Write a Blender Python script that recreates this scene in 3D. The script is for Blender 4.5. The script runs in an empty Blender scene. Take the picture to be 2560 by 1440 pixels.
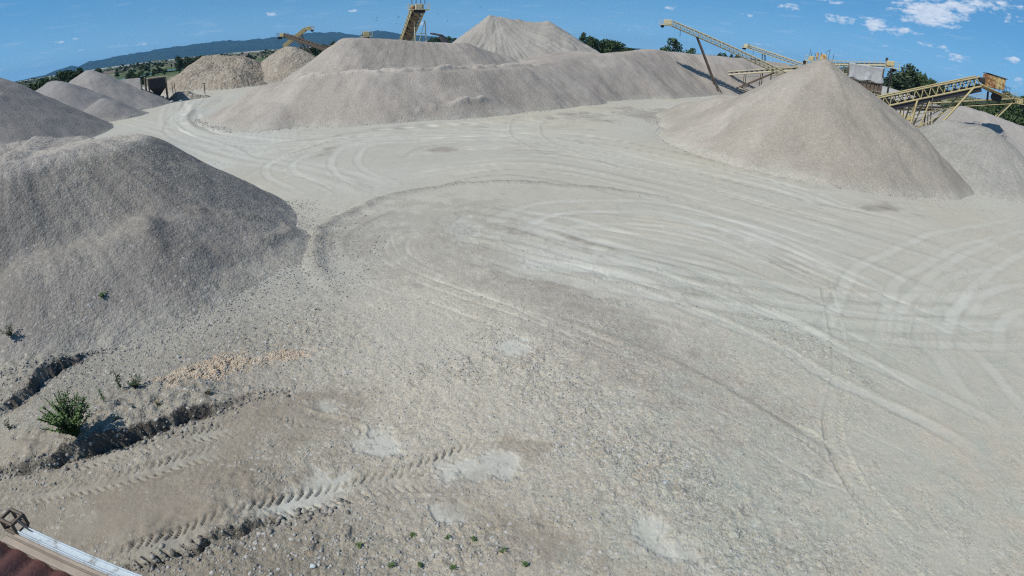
import bpy, math, random
import numpy as np
from mathutils import Vector, Matrix
random.seed(7); np.random.seed(7)
S = bpy.context.scene
COL = S.collection
R = math.radians

# ------------------------------------------------------------------ camera, sky, sun, exposure
CAM_H = 9.0
PITCH, ROLL = R(25.0), R(-1.5)
A1, A3 = 0.92223223, -0.04806409          # wide CCTV lens: angle = A1 r + A3 r^3, r = 1 at half the frame width
cam = bpy.data.cameras.new('yard_camera')
cam.type = 'PANO'
cam.panorama_type = 'FISHEYE_LENS_POLYNOMIAL'
cam.sensor_fit = 'HORIZONTAL'
cam.sensor_width = 36.0
cam.fisheye_fov = R(180)
cam.fisheye_polynomial_k0 = 0.0
cam.fisheye_polynomial_k1 = -A1 / 18.0
cam.fisheye_polynomial_k2 = 0.0
cam.fisheye_polynomial_k3 = -A3 / 18.0 ** 3
cam.fisheye_polynomial_k4 = 0.0
cam.clip_start = 0.1
cam.clip_end = 40000
co = bpy.data.objects.new('yard_camera', cam)
COL.objects.link(co)
fwd = Vector((0, math.cos(PITCH), -math.sin(PITCH)))
r0v, u0v = Vector((1, 0, 0)), Vector((0, math.sin(PITCH), math.cos(PITCH)))
rgt = r0v * math.cos(ROLL) - u0v * math.sin(ROLL)
upv = r0v * math.sin(ROLL) + u0v * math.cos(ROLL)
mw = Matrix.Identity(4)
for i in range(3):
    mw[i][0], mw[i][1], mw[i][2] = rgt[i], upv[i], -fwd[i]
mw[2][3] = CAM_H
co.matrix_world = mw
S.camera = co

SUN_EL, SUN_AZ = R(50), R(236.5)          # azimuth clockwise from +Y
SUN_STR, SKY_STR = 3.95, 0.125
sund = bpy.data.lights.new('sun', 'SUN')
sund.energy = SUN_STR
sund.angle = R(0.53)
sund.color = (1.0, 0.965, 0.91)
suno = bpy.data.objects.new('sun', sund)
COL.objects.link(suno)
sdir = Vector((math.sin(SUN_AZ) * math.cos(SUN_EL), math.cos(SUN_AZ) * math.cos(SUN_EL), math.sin(SUN_EL)))
suno.rotation_euler = sdir.to_track_quat('Z', 'Y').to_euler()
suno.location = (-60, -40, 90)

S.view_settings.view_transform = 'Standard'
S.view_settings.look = 'None'
S.view_settings.exposure = 0.08
S.view_settings.gamma = 1.0
S.view_settings.use_curve_mapping = False
S.render.engine = 'CYCLES'
S.cycles.use_denoising = False
S.cycles.max_bounces = 5
S.cycles.volume_bounces = 0
S.cycles.volume_max_steps = 64
S.cycles.volume_step_rate = 4.0
S.cycles.filter_width = 1.2

TRACKS = [('berm', 0.75, 1, [(10.39, 33.01), (5.51, 34.74), (1.64, 35.22), (-2.26, 35.24), (-5.68, 33.61), (-7.8, 31.69), (-9.04, 29.05), (-9.6, 26.45), (-9.43, 24.06), (-8.78, 22.13), (-7.84, 20.38), (-6.71, 19.07), (-5.63, 18.07)]),
 ('berm', 0.35, 0.6, [(-9.16, 43.15), (-8.87, 45.97), (-7.42, 48.78), (-3.97, 50.2), (0.38, 49.9), (4.22, 48.24)]),
 ('berm', 0.4, 0.5, [(-13.25, 38.36), (-10.96, 35.71), (-7.93, 32.22)]),
 ('berm', 0.3, 0.5, [(25.85, 31.15), (26.5, 32.12), (27.97, 32.87), (30.35, 33.21), (32.39, 32.31), (33.68, 31.44)]),
 ('berm', 0.3, 0.35, [(22.42, 32.38), (23.19, 33.89), (24.84, 35.14), (29.25, 36.55), (35.42, 36.34), (39.64, 34.31)]),
 ('berm', 0.3, 0.35, [(17.41, 46.25), (20.1, 42.76), (22.22, 41.4), (27.58, 40.36), (32.76, 38.12), (36.39, 37.43), (43.63, 36.02)]),
 ('berm', 0.3, 0.4, [(0.44, 71.89), (-0.52, 66.0), (-0.62, 56.9), (0.57, 50.54), (3.45, 42.29)]),
 ('berm', 0.3, 0.4, [(4.26, 71.64), (2.59, 60.85), (3.05, 52.72), (5.43, 46.33), (8.27, 41.25), (11.76, 37.89)]),
 ('berm', 0.3, 0.3, [(14.85, 55.63), (16.53, 48.15), (20.52, 43.74)]),
 ('berm', 0.4, 0.4, [(-22.86, 44.2), (-27.37, 46.6), (-36.99, 54.64), (-45.65, 64.57), (-54.96, 80.49), (-65.7, 103.21)]),
 ('berm', 0.4, 0.35, [(-0.48, 20.02), (0.31, 19.39), (2.55, 18.57), (4.66, 17.7), (7.23, 16.15)]),
 ('berm', 0.3, 0.4, [(-1.94, 24.53), (-1.19, 24.58), (0.32, 24.04), (1.39, 23.21), (3.1, 22.29)]),
 ('berm', 0.25, 0.45, [(-0.5, 14.6), (-0.08, 15.06), (0.63, 15.7)]),
 ('berm', 0.6, 0.55, [(-26.48, 58.61), (-21.3, 58.7), (-17.3, 60.7), (-13.39, 63.8), (-9.29, 67.95), (-2.28, 77.1), (6.72, 88.2), (17.44, 99.25)]),
 ('berm', 0.35, 0.5, [(14.77, 76.83), (17.82, 75.33), (22.05, 74.27)]),
 ('berm', 0.35, 0.5, [(9.27, 68.66), (12.75, 65.83), (17.12, 65.7)]),
 ('berm', 0.3, 0.4, [(-21.64, 43.25), (-25.92, 48.69), (-31.47, 53.93), (-39.72, 61.56), (-49.95, 74.58), (-58.08, 91.0)]),
 ('scrape', 0.12, 0.8, [(-6.13, 25.74), (-5.41, 23.27), (-4.46, 21.65), (-2.9, 20.26), (-1.19, 18.7), (0.3, 17.38), (1.63, 16.1), (2.32, 15.02)]),
 ('scrape', 0.12, 0.8, [(-2.88, 24.47), (-3.11, 26.2), (-2.81, 27.65), (-2.04, 28.61)]),
 ('scrape', 0.12, 0.8, [(-6.83, 20.03), (-4.16, 18.34), (-2.64, 18.26), (-1.36, 16.93)]),
 ('scrape', 0.12, 0.8, [(3.16, 17.47), (4.51, 16.93), (5.76, 16.11)]),
 ('scrape', 0.12, 0.8, [(4.23, 13.01), (5.58, 11.84), (6.62, 10.75)]),
 ('scrape', 0.12, 0.8, [(6.11, 10.61), (7.11, 9.16), (8.42, 8.11)]),
 ('scrape', 0.12, 0.8, [(9.28, 10.92), (10.11, 10.14), (11.13, 8.94)]),
 ('scrape', 0.12, 0.8, [(0.19, 12.16), (0.61, 11.64), (1.32, 11.16)]),
 ('pale', 1.3, 0.8, [(-1.96, 28.91), (2.18, 27.26), (6.05, 24.55), (9.55, 22.95), (11.69, 20.85)]),
 ('pale', 1.2, 0.8, [(-2.76, 27.12), (1.29, 24.33), (5.37, 21.23), (7.81, 19.94)]),
 ('pale', 2.6, 0.8, [(-2.08, 23.98), (1.16, 21.78), (5.2, 20.39), (8.72, 19.27), (13.67, 18.04), (17.45, 17.78), (24.44, 18.33)]),
 ('pale', 1.2, 0.8, [(-0.86, 25.75), (0.33, 28.09), (2.59, 30.17), (7.41, 31.13), (9.65, 30.36), (12.25, 27.33), (14.1, 23.66), (15.45, 20.47)]),
 ('pale', 1.2, 0.8, [(0.89, 24.73), (1.52, 26.24), (3.02, 28.01), (6.89, 28.62), (9.93, 27.33), (12.18, 24.35), (13.94, 21.24), (14.89, 19.21)]),
 ('pale', 1.1, 0.8, [(7.22, 30.22), (11.46, 28.43), (14.5, 25.65), (17.3, 21.73), (18.24, 18.56)]),
 ('pale', 1.1, 0.8, [(6.86, 28.47), (11.98, 25.92), (14.19, 21.71), (14.96, 19.81)]),
 ('pale', 1.2, 0.8, [(7.31, 18.31), (9.98, 17.59), (12.92, 16.78), (16.22, 16.19), (21.79, 15.83)]),
 ('pale', 1.3, 0.8, [(4.64, 20.96), (6.45, 19.33), (8.34, 17.53), (9.85, 15.9), (10.89, 13.83), (12.14, 12.45), (13.39, 10.75), (14.43, 8.56)]),
 ('pale', 1.1, 0.8, [(11.98, 15.34), (15.35, 19.43), (17.43, 21.74), (20.71, 23.84), (27.63, 28.1), (41.58, 34.15)]),
 ('pale', 1.0, 0.8, [(36.57, 29.57), (26.33, 24.05), (19.96, 19.79), (17.31, 17.6), (14.68, 14.73)]),
 ('pale', 0.9, 0.8, [(29.14, 22.72), (24.31, 21.54), (21.14, 19.93), (18.43, 17.62)]),
 ('pale', 0.9, 0.8, [(25.65, 19.47), (22.48, 18.7), (20.08, 17.27), (18.02, 15.24)]),
 ('pale', 1.2, 0.8, [(16.22, 16.19), (16.39, 14.11), (15.8, 11.6), (15.55, 9.7)]),
 ('pale', 1.6, 0.8, [(-65.65, 81.12), (-43.46, 62.73), (-26.43, 46.43), (-15.97, 39.81), (-8.08, 32.87)]),
 ('pale', 1.8, 0.8, [(-33.7, 59.83), (-19.37, 53.21), (-7.7, 56.21), (5.23, 67.37), (27.08, 91.98)]),
 ('pale', 1.5, 0.8, [(-27.25, 51.3), (-18.19, 49.86), (-9.13, 52.55), (0.39, 53.37), (10.48, 45.85), (19.05, 40.35), (23.05, 32.08)]),
 ('pale', 1.3, 0.8, [(-18.58, 37.48), (-18.56, 42.89), (-16.7, 47.77), (-10.76, 51.01), (-1.45, 50.89)]),
 ('pale', 1.2, 0.8, [(-13.17, 33.87), (-17.46, 38.62), (-18.89, 43.7), (-16.84, 51.81), (-9.53, 54.91)]),
 ('pale', 1.2, 0.8, [(-8.8, 34.85), (-11.71, 38.31), (-13.83, 43.28), (-14.09, 49.1), (-10.69, 52.55)]),
 ('pale', 1.6, 0.8, [(-81.16, 122.47), (-59.65, 86.91), (-45.11, 66.16), (-34.1, 55.02), (-25.71, 50.0), (-18.19, 49.86)]),
 ('pale', 1.6, 0.8, [(-74.2, 122.2), (-58.08, 91.0), (-42.75, 68.48), (-32.87, 58.31), (-24.0, 53.94)]),
 ('pale', 1.5, 0.8, [(-2.62, 27.87), (0.32, 26.14), (3.89, 22.92), (6.94, 20.51)]),
 ('pale', 1.5, 0.8, [(-1.56, 24.55), (2.0, 21.63), (5.08, 19.8)]),
 ('pale', 1.3, 0.8, [(2.94, 7.57), (3.67, 7.0), (4.58, 6.31)]),
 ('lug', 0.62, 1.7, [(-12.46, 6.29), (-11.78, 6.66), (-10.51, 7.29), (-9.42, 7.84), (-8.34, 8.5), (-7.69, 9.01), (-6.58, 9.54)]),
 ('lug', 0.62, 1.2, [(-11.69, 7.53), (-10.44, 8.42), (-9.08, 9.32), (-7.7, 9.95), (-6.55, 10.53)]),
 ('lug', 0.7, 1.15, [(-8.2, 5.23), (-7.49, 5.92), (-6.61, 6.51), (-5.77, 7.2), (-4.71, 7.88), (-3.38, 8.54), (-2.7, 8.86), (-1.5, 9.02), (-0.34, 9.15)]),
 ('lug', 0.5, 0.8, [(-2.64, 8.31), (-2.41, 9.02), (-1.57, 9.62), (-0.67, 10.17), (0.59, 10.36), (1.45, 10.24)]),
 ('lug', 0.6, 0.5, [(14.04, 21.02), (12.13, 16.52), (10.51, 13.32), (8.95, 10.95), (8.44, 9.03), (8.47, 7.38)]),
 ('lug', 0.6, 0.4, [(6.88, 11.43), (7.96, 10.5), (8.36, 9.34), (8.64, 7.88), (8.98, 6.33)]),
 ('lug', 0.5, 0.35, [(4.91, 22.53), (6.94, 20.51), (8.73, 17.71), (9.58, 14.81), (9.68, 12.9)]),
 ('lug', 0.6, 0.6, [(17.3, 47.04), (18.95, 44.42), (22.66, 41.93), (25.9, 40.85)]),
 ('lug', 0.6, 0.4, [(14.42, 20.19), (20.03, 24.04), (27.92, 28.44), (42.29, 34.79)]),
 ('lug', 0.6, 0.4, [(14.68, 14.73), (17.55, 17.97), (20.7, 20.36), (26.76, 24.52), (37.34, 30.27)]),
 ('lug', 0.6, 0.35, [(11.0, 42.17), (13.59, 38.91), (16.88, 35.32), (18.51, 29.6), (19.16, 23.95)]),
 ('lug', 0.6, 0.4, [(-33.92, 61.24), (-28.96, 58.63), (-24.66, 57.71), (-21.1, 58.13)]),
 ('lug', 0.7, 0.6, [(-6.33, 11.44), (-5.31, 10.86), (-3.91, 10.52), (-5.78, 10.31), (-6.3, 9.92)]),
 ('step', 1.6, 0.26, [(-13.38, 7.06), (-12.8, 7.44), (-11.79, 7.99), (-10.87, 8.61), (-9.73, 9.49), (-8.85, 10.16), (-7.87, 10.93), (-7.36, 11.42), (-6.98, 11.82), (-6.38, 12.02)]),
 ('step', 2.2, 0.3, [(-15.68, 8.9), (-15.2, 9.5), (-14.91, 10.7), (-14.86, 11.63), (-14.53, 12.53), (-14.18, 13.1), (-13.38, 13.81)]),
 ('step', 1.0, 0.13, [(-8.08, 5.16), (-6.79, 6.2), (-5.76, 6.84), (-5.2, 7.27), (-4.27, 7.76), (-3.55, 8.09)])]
PATCHES = [('mud', 0.78, -4.372, 8.293, 0.698, 0.449, 1.178, -1.473),
 ('mud', 0.78, -3.013, 10.071, 1.523, 0.312, 0.171, -1.875),
 ('mud', 0.78, -0.719, 9.464, 0.969, 0.062, 0.102, -1.958),
 ('mud', 0.78, -1.144, 8.134, 1.898, 0.182, 0.229, -3.619),
 ('mud', 0.78, 3.478, 6.907, 0.727, -0.598, -1.475, -1.296),
 ('mud', 0.78, 2.956, 7.679, 1.029, -1.18, -3.05, -1.397),
 ('mud', 0.78, -24.531, 41.857, 0.569, 0.295, -0.329, -0.631),
 ('mud', 0.78, -11.928, 25.528, 1.482, 0.62, 0.01, -0.899),
 ('mud', 0.78, 0.299, 15.077, 1.294, 0.115, 0.524, -1.333),
 ('mud', 0.78, -2.475, 26.241, 1.107, 0.101, 0.03, -0.46),
 ('mud', 0.78, -4.883, 11.462, 2.52, 0.764, 0.327, -3.112),
 ('mud', 0.78, 1.994, 21.494, 0.488, -0.066, -0.54, -1.377),
 ('mud', 0.78, -23.323, 46.791, 0.409, 0.21, 0.344, -0.353),
 ('brown', 0.55, -7.754, 7.478, 0.325, 0.265, 0.493, -0.839),
 ('brown', 0.55, -6.57, 11.141, 0.53, 0.312, 0.541, -0.915),
 ('brown', 0.55, 0.585, 10.364, 1.142, -0.021, 0.068, -2.242),
 ('brown', 0.55, -0.041, 7.962, 0.599, -0.147, -0.76, -1.696),
 ('brown', 0.55, 0.693, 7.387, 1.131, -0.031, 0.024, -1.594),
 ('brown', 0.55, -6.759, 6.998, 0.755, 0.595, 1.079, -1.699),
 ('brown', 0.55, -5.661, 11.893, 0.908, 0.417, 0.92, -2.132),
 ('tan', 0.46, 2.664, 15.739, 0.193, -0.083, -0.406, -0.289),
 ('tan', 0.46, -4.058, 22.361, 0.247, 0.016, -0.178, -0.303),
 ('tan', 0.46, -8.264, 24.21, 0.414, 0.126, 0.01, -0.3),
 ('tan', 0.46, 4.951, 13.007, 0.221, -0.168, -0.35, -0.159),
 ('tan', 0.46, -3.934, 28.135, 0.178, 0.026, 0.064, -0.276),
 ('tan', 0.46, 6.814, 11.254, 0.468, -0.372, -0.484, -0.366),
 ('tan', 0.46, 12.381, 24.816, 0.281, -0.162, -0.672, -0.431),
 ('tan', 0.46, 0.059, 6.965, 1.07, 0.018, 0.053, -1.678),
 ('tan', 0.46, 8.185, 20.002, 0.45, -0.219, -1.493, -1.473),
 ('tan', 0.46, 3.178, 17.629, 0.225, -0.075, -0.779, -0.748),
 ('tan', 0.46, 6.672, 19.526, 0.522, -0.215, -1.212, -1.463),
 ('tan', 0.46, -0.533, 21.668, 0.329, -0.056, -0.88, -0.695),
 ('tan', 0.9, 16.836, 78.695, 0.143, -0.029, 0.113, -0.157),
 ('tan', 0.9, 20.229, 69.741, 0.315, -0.091, -0.044, -0.406),
 ('tan', 0.9, 7.613, 71.888, 0.323, -0.032, 0.107, -0.313),
 ('tan', 0.9, 0.122, 26.308, 1.093, -0.07, -0.7, -1.222),
 ('tan', 0.9, 1.2, 25.615, 1.258, -0.129, -0.657, -1.164),
 ('tan', 0.9, 3.506, 24.308, 0.857, -0.179, -0.668, -0.917),
 ('tan', 0.9, 1.91, 22.857, 0.995, -0.159, -1.299, -1.918),
 ('tan', 0.9, -16.187, 47.349, 0.633, 0.252, 0.87, -0.211),
 ('tan', 0.9, -6.13, 47.12, 0.579, 0.074, 0.033, -0.679),
 ('tan', 0.9, -32.067, 65.153, 0.226, 0.108, -0.146, -0.531),
 ('tan', 0.9, 26.507, 34.665, 0.454, -0.314, 0.206, -0.866),
 ('orange', 0.75, -9.286, 12.478, 0.501, 0.387, 0.975, -1.131),
 ('orange', 0.75, -7.124, 13.788, 1.203, 0.577, 1.032, -2.717),
 ('orange', 0.75, -8.759, 13.101, 0.923, 0.685, 1.447, -1.454),
 ('brown', 0.5, -12.777, 8.251, 0.859, 0.961, 0.594, -1.203),
 ('brown', 0.5, -14.834, 10.645, 0.606, 1.138, 1.862, -0.081),
 ('brown', 0.58, -7.852, 7.267, 0.199, 0.17, 0.412, -0.66),
 ('brown', 0.58, -5.899, 10.619, 0.322, 0.18, 0.477, -0.832),
 ('tan', 0.5, -2.315, 8.459, 0.421, 0.128, 0.668, -1.941),
 ('green', 0.45, 12.694, 14.236, 0.126, -0.082, -0.004, -0.122),
 ('green', 0.45, 9.698, 18.423, 0.135, -0.08, -0.307, -0.312),
 ('green', 0.45, 4.761, 8.404, 0.273, -0.16, -0.201, -0.321),
 ('green', 0.45, 10.692, 7.028, 0.302, -0.226, -0.064, -0.371)]
ROUGH = [(1.0, 1.911, 12.028, 0.219, -0.123, -0.506, -0.35), (1.2, 3.889, 8.705, 0.325, -0.252, -0.578, -0.456), (1.0, -7.453, 15.355, 0.421, 0.248, 0.351, -0.337), (1.2, -1.689, 13.528, 0.773, 0.081, 0.078, -1.239), (1.3, -2.827, 6.753, 0.219, 0.054, 0.196, -1.231), (1.3, -8.6, 12.782, 0.392, 0.281, 0.547, -0.639), (1.1, 9.96, 15.62, 0.233, -0.188, -0.687, -0.36), (1.0, 5.865, 18.934, 0.542, -0.209, -1.268, -1.586), (0.8, 3.441, 14.76, 0.376, -0.227, -0.821, -0.396), (1.0, -6.125, 8.491, 0.764, 0.466, 0.788, -1.603), (0.8, 5.871, 6.684, 0.668, -0.264, -0.188, -1.555), (1.0, -10.318, 9.599, 0.373, 0.35, 0.479, -0.712), (0.8, -12.654, 11.56, 0.224, 0.206, 0.248, -0.517), (1.2, 0.057, 14.171, 0.922, 0.01, 0.043, -0.888)]
SMOOTH = [(0.45, -8.313, 7.108, 0.215, 0.19, 0.444, -0.743), (0.3, -6.573, 10.038, 0.319, 0.199, 0.661, -1.141), (0.75, 5.414, 34.033, 0.054, -0.008, -0.01, -0.088), (0.75, 23.126, 27.53, 0.091, -0.073, -0.03, -0.092), (0.75, 13.569, 11.791, 0.221, -0.171, -0.01, -0.132), (0.75, -19.31, 42.971, 0.078, 0.033, -0.01, -0.092), (0.75, -8.437, 6.768, 0.327, 0.298, 0.866, -1.444), (0.75, 0.4, 57.068, 0.039, -0.0, 0.011, -0.062)]
HILL_PROFILE = [(-48.23, -0.022), (-46.85, 0.009), (-45.09, 0.096), (-43.63, 0.423), (-42.62, 0.55), (-42.04, 0.393), (-40.92, 0.727), (-39.59, 0.721), (-38.21, 0.825), (-36.75, 0.857), (-35.64, 0.905), (-34.72, 0.98), (-33.61, 1.039), (-31.93, 1.083), (-30.81, 1.119), (-28.56, 1.171), (-27.06, 1.079), (-25.54, 1.072), (-23.64, 1.048), (-22.49, 1.124), (-20.56, 1.239), (-19.41, 1.292), (-18.25, 1.274), (-16.71, 1.051), (-15.55, 0.85), (-14.77, 1.096), (-13.79, 1.222), (-12.63, 1.113), (-11.65, 0.894), (-9.31, 0.659), (-7.34, 0.485), (-5.37, 0.248), (-2.61, -0.163)]
CLOUD_BLOBS = [(38.62, 6.58, 3.65, 1.44, 1), (40.97, 7.42, 2.4, 0.84, 0.9), (33.8, 4.87, 1.37, 0.78, 0.95), (36.38, 4.6, 2.49, 0.63, 0.7), (30.68, 4.8, 2.01, 0.51, 0.7), (25.95, 5.37, 1.34, 0.41, 0.75), (21.91, 4.21, 1.14, 0.38, 0.6), (14.81, 4.24, 1.31, 0.31, 0.6), (41.47, 3.07, 1.81, 0.51, 0.6), (39.75, 3.72, 2.45, 0.48, 0.5), (46.47, 3.84, 0.88, 0.53, 0.65), (47.09, 2.09, 1.01, 0.59, 0.5), (-23.9, 3.31, 0.91, 0.23, 0.6), (-26.18, 3.05, 0.68, 0.19, 0.4), (-16.26, 3.25, 1.0, 0.19, 0.6), (-23.58, 2.23, 1.22, 0.19, 0.35), (-43.32, 2.72, 0.7, 0.2, 0.65), (-41.91, 2.77, 0.42, 0.17, 0.5), (-46.32, 3.58, 0.44, 0.17, 0.45), (-39.72, 3.37, 0.71, 0.21, 0.5), (-35.39, 1.6, 2.01, 0.25, 0.35), (-41.51, 1.73, 0.92, 0.17, 0.4), (-39.12, 0.73, 1.08, 0.14, 0.3), (7.56, 1.87, 1.33, 0.24, 0.35), (5.63, 1.3, 3.14, 0.28, 0.3), (-9.69, 1.81, 0.7, 0.24, 0.5), (-11.25, 2.03, 0.55, 0.2, 0.4), (23.7, 1.58, 2.28, 0.3, 0.4), (27.21, 2.48, 1.5, 0.33, 0.4), (43.46, 8.14, 3.68, 0.73, 0.7), (45.67, 7.08, 1.66, 0.59, 0.5), (10.69, 1.91, 1.95, 0.27, 0.35), (-12.01, 3.87, 0.77, 0.16, 0.3), (33.86, 3.05, 2.54, 0.29, 0.45), (43.49, 1.69, 2.07, 0.34, 0.4), (29.76, 6.34, 1.83, 0.36, 0.6), (17.84, 0.24, 2.32, 0.23, 0.3), (-29.93, 2.82, 1.12, 0.18, 0.3), (-2.28, 3.41, 1.56, 0.2, 0.2), (-5.79, 2.97, 0.78, 0.16, 0.2), (-45.48, 2.16, 0.86, 0.17, 0.3)]
TREES = [(0, 15.23, 300, 1.242, 1.95, 'large round tree standing alone above the crest of the far stockpile', None),
 (0, 17.04, 305, 0.47, 1.17, 'smaller round tree just right of the large lone tree', None),
 (2, 14.14, 320, 0.206, 0.94, 'low shrub touching the left foot of the large lone tree', None),
 (0, 6.54, 330, 1.184, 1.02, 'green tree in the short row beside the right foot of the tall sand pile', 'trees right of the tall sand pile'),
 (4, 7.3, 340, 0.87, 1.33, 'green tree in the short row beside the right foot of the tall sand pile', 'trees right of the tall sand pile'),
 (0, 8.03, 350, 0.436, 1.33, 'green tree in the short row beside the right foot of the tall sand pile', 'trees right of the tall sand pile'),
 (4, 9.12, 350, 0.662, 2.03, 'green tree in the short row beside the right foot of the tall sand pile', 'trees right of the tall sand pile'),
 (2, 10.09, 370, 0.211, 1.41, 'green tree in the short row beside the right foot of the tall sand pile', 'trees right of the tall sand pile'),
 (4, 11.13, 380, 0.008, 1.56, 'green tree in the short row beside the right foot of the tall sand pile', 'trees right of the tall sand pile'),
 (2, 12.2, 400, -0.149, 1.56, 'green tree in the short row beside the right foot of the tall sand pile', 'trees right of the tall sand pile'),
 (3, 19.34, 420, 0.041, 0.55, 'small slim tree on the skyline under the long cream stacker', 'small trees on the skyline under the cream stacker'),
 (3, 19.78, 420, 0.322, 0.62, 'small slim tree on the skyline under the long cream stacker', 'small trees on the skyline under the cream stacker'),
 (0, 20.24, 430, 0.334, 0.7, 'small slim tree on the skyline under the long cream stacker', 'small trees on the skyline under the cream stacker'),
 (3, 20.9, 420, 0.33, 0.47, 'small slim tree on the skyline under the long cream stacker', 'small trees on the skyline under the cream stacker'),
 (0, 21.52, 410, 0.361, 0.94, 'small slim tree on the skyline under the long cream stacker', 'small trees on the skyline under the cream stacker'),
 (2, 18.74, 430, -0.179, 0.62, 'small slim tree on the skyline under the long cream stacker', 'small trees on the skyline under the cream stacker'),
 (1, 37.08, 185, 1.645, 2.58, 'tallest tree of the clump right of the screening plant', None),
 (0, 36.29, 190, 0.629, 1.8, 'lower dark green tree in the clump beside the tallest one, behind the screening plant', 'trees of the clump behind the screening plant'),
 (4, 38.26, 190, 1.128, 2.19, 'lower dark green tree in the clump beside the tallest one, behind the screening plant', 'trees of the clump behind the screening plant'),
 (0, 35.48, 195, 0.156, 1.56, 'lower dark green tree in the clump beside the tallest one, behind the screening plant', 'trees of the clump behind the screening plant'),
 (2, 39.17, 200, 0.752, 1.95, 'lower dark green tree in the clump beside the tallest one, behind the screening plant', 'trees of the clump behind the screening plant'),
 (4, 40.01, 200, 0.73, 1.72, 'lower dark green tree in the clump beside the tallest one, behind the screening plant', 'trees of the clump behind the screening plant'),
 (0, 34.64, 180, 0.306, 1.33, 'lower dark green tree in the clump beside the tallest one, behind the screening plant', 'trees of the clump behind the screening plant'),
 (4, 31.81, 190, 0.437, 1.41, 'lower dark green tree in the clump beside the tallest one, behind the screening plant', 'trees of the clump behind the screening plant'),
 (0, 45.85, 210, 0.959, 2.19, 'broad dark tree at the right edge behind the thinner stacker', 'big trees at the right edge'),
 (4, 46.99, 200, 0.86, 2.34, 'broad dark tree at the right edge behind the thinner stacker', 'big trees at the right edge'),
 (2, 44.96, 215, -0.356, 2.34, 'broad dark tree at the right edge behind the thinner stacker', 'big trees at the right edge'),
 (4, 43.52, 220, -0.313, 1.95, 'broad dark tree at the right edge behind the thinner stacker', 'big trees at the right edge'),
 (0, 47.78, 190, 0.897, 1.95, 'broad dark tree at the right edge behind the thinner stacker', 'big trees at the right edge'),
 (2, 42.3, 225, -0.499, 1.95, 'broad dark tree at the right edge behind the thinner stacker', 'big trees at the right edge'),
 (0, -43.81, 240, 0.136, 1.41, 'dark tree behind the small grey cones at upper left', 'dark trees behind the small grey cones'),
 (4, -42.75, 245, 0.112, 1.41, 'dark tree behind the small grey cones at upper left', 'dark trees behind the small grey cones'),
 (0, -41.71, 250, 0.167, 1.17, 'dark tree behind the small grey cones at upper left', 'dark trees behind the small grey cones'),
 (2, -44.85, 235, -0.222, 1.56, 'dark tree behind the small grey cones at upper left', 'dark trees behind the small grey cones'),
 (4, -45.8, 230, -0.412, 1.72, 'dark tree behind the small grey cones at upper left', 'dark trees behind the small grey cones'),
 (0, -46.79, 225, -0.518, 1.72, 'dark tree behind the small grey cones at upper left', 'dark trees behind the small grey cones'),
 (2, -47.77, 230, -0.551, 1.8, 'dark tree behind the small grey cones at upper left', 'dark trees behind the small grey cones'),
 (4, -48.6, 240, -0.537, 1.8, 'dark tree behind the small grey cones at upper left', 'dark trees behind the small grey cones'),
 (0, -40.27, 260, -0.079, 0.94, 'dark tree behind the small grey cones at upper left', 'dark trees behind the small grey cones'),
 (3, -32.92, 330, 0.113, 0.62, 'tall slim grey green tree left of the rough brown heap', 'tall poplars left of the brown heap'),
 (1, -32.04, 340, -0.058, 0.94, 'tall slim grey green tree left of the rough brown heap', 'tall poplars left of the brown heap'),
 (3, -31.22, 345, -0.145, 0.7, 'tall slim grey green tree left of the rough brown heap', 'tall poplars left of the brown heap'),
 (1, -30.73, 360, -0.084, 0.86, 'tall slim grey green tree left of the rough brown heap', 'tall poplars left of the brown heap'),
 (0, -19.84, 260, 0.116, 1.17, 'green tree seen between the crossing conveyors and the middle stockpile', 'trees behind the crossing conveyors'),
 (4, -18.88, 270, 0.024, 1.17, 'green tree seen between the crossing conveyors and the middle stockpile', 'trees behind the crossing conveyors'),
 (2, -21.02, 250, -0.125, 1.33, 'green tree seen between the crossing conveyors and the middle stockpile', 'trees behind the crossing conveyors'),
 (0, -21.79, 255, -0.268, 0.94, 'green tree seen between the crossing conveyors and the middle stockpile', 'trees behind the crossing conveyors'),
 (4, -18.21, 290, 0.301, 0.78, 'green tree seen between the crossing conveyors and the middle stockpile', 'trees behind the crossing conveyors'),
 (2, -8.72, 420, 0.376, 1.02, 'low tree on the skyline between the middle stockpile and the sand pile', 'low trees left of the sand pile'),
 (0, -7.93, 420, 0.409, 0.94, 'low tree on the skyline between the middle stockpile and the sand pile', 'low trees left of the sand pile'),
 (4, -7.15, 430, 0.485, 1.02, 'low tree on the skyline between the middle stockpile and the sand pile', 'low trees left of the sand pile'),
 (0, -6.36, 430, 0.365, 0.94, 'low tree on the skyline between the middle stockpile and the sand pile', 'low trees left of the sand pile')]
BIRDS = [(-26.25, 106.82, 13.82),
 (-27.03, 108.69, 13.46),
 (-24.52, 117.47, 14.25),
 (-16.2, 116.88, 14.8),
 (-13.92, 114.15, 13.22),
 (-30.39, 136.66, 13.63),
 (-29.09, 136.95, 13.6),
 (-27.97, 137.18, 13.48),
 (-7.22, 109.76, 15.65)]


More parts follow.
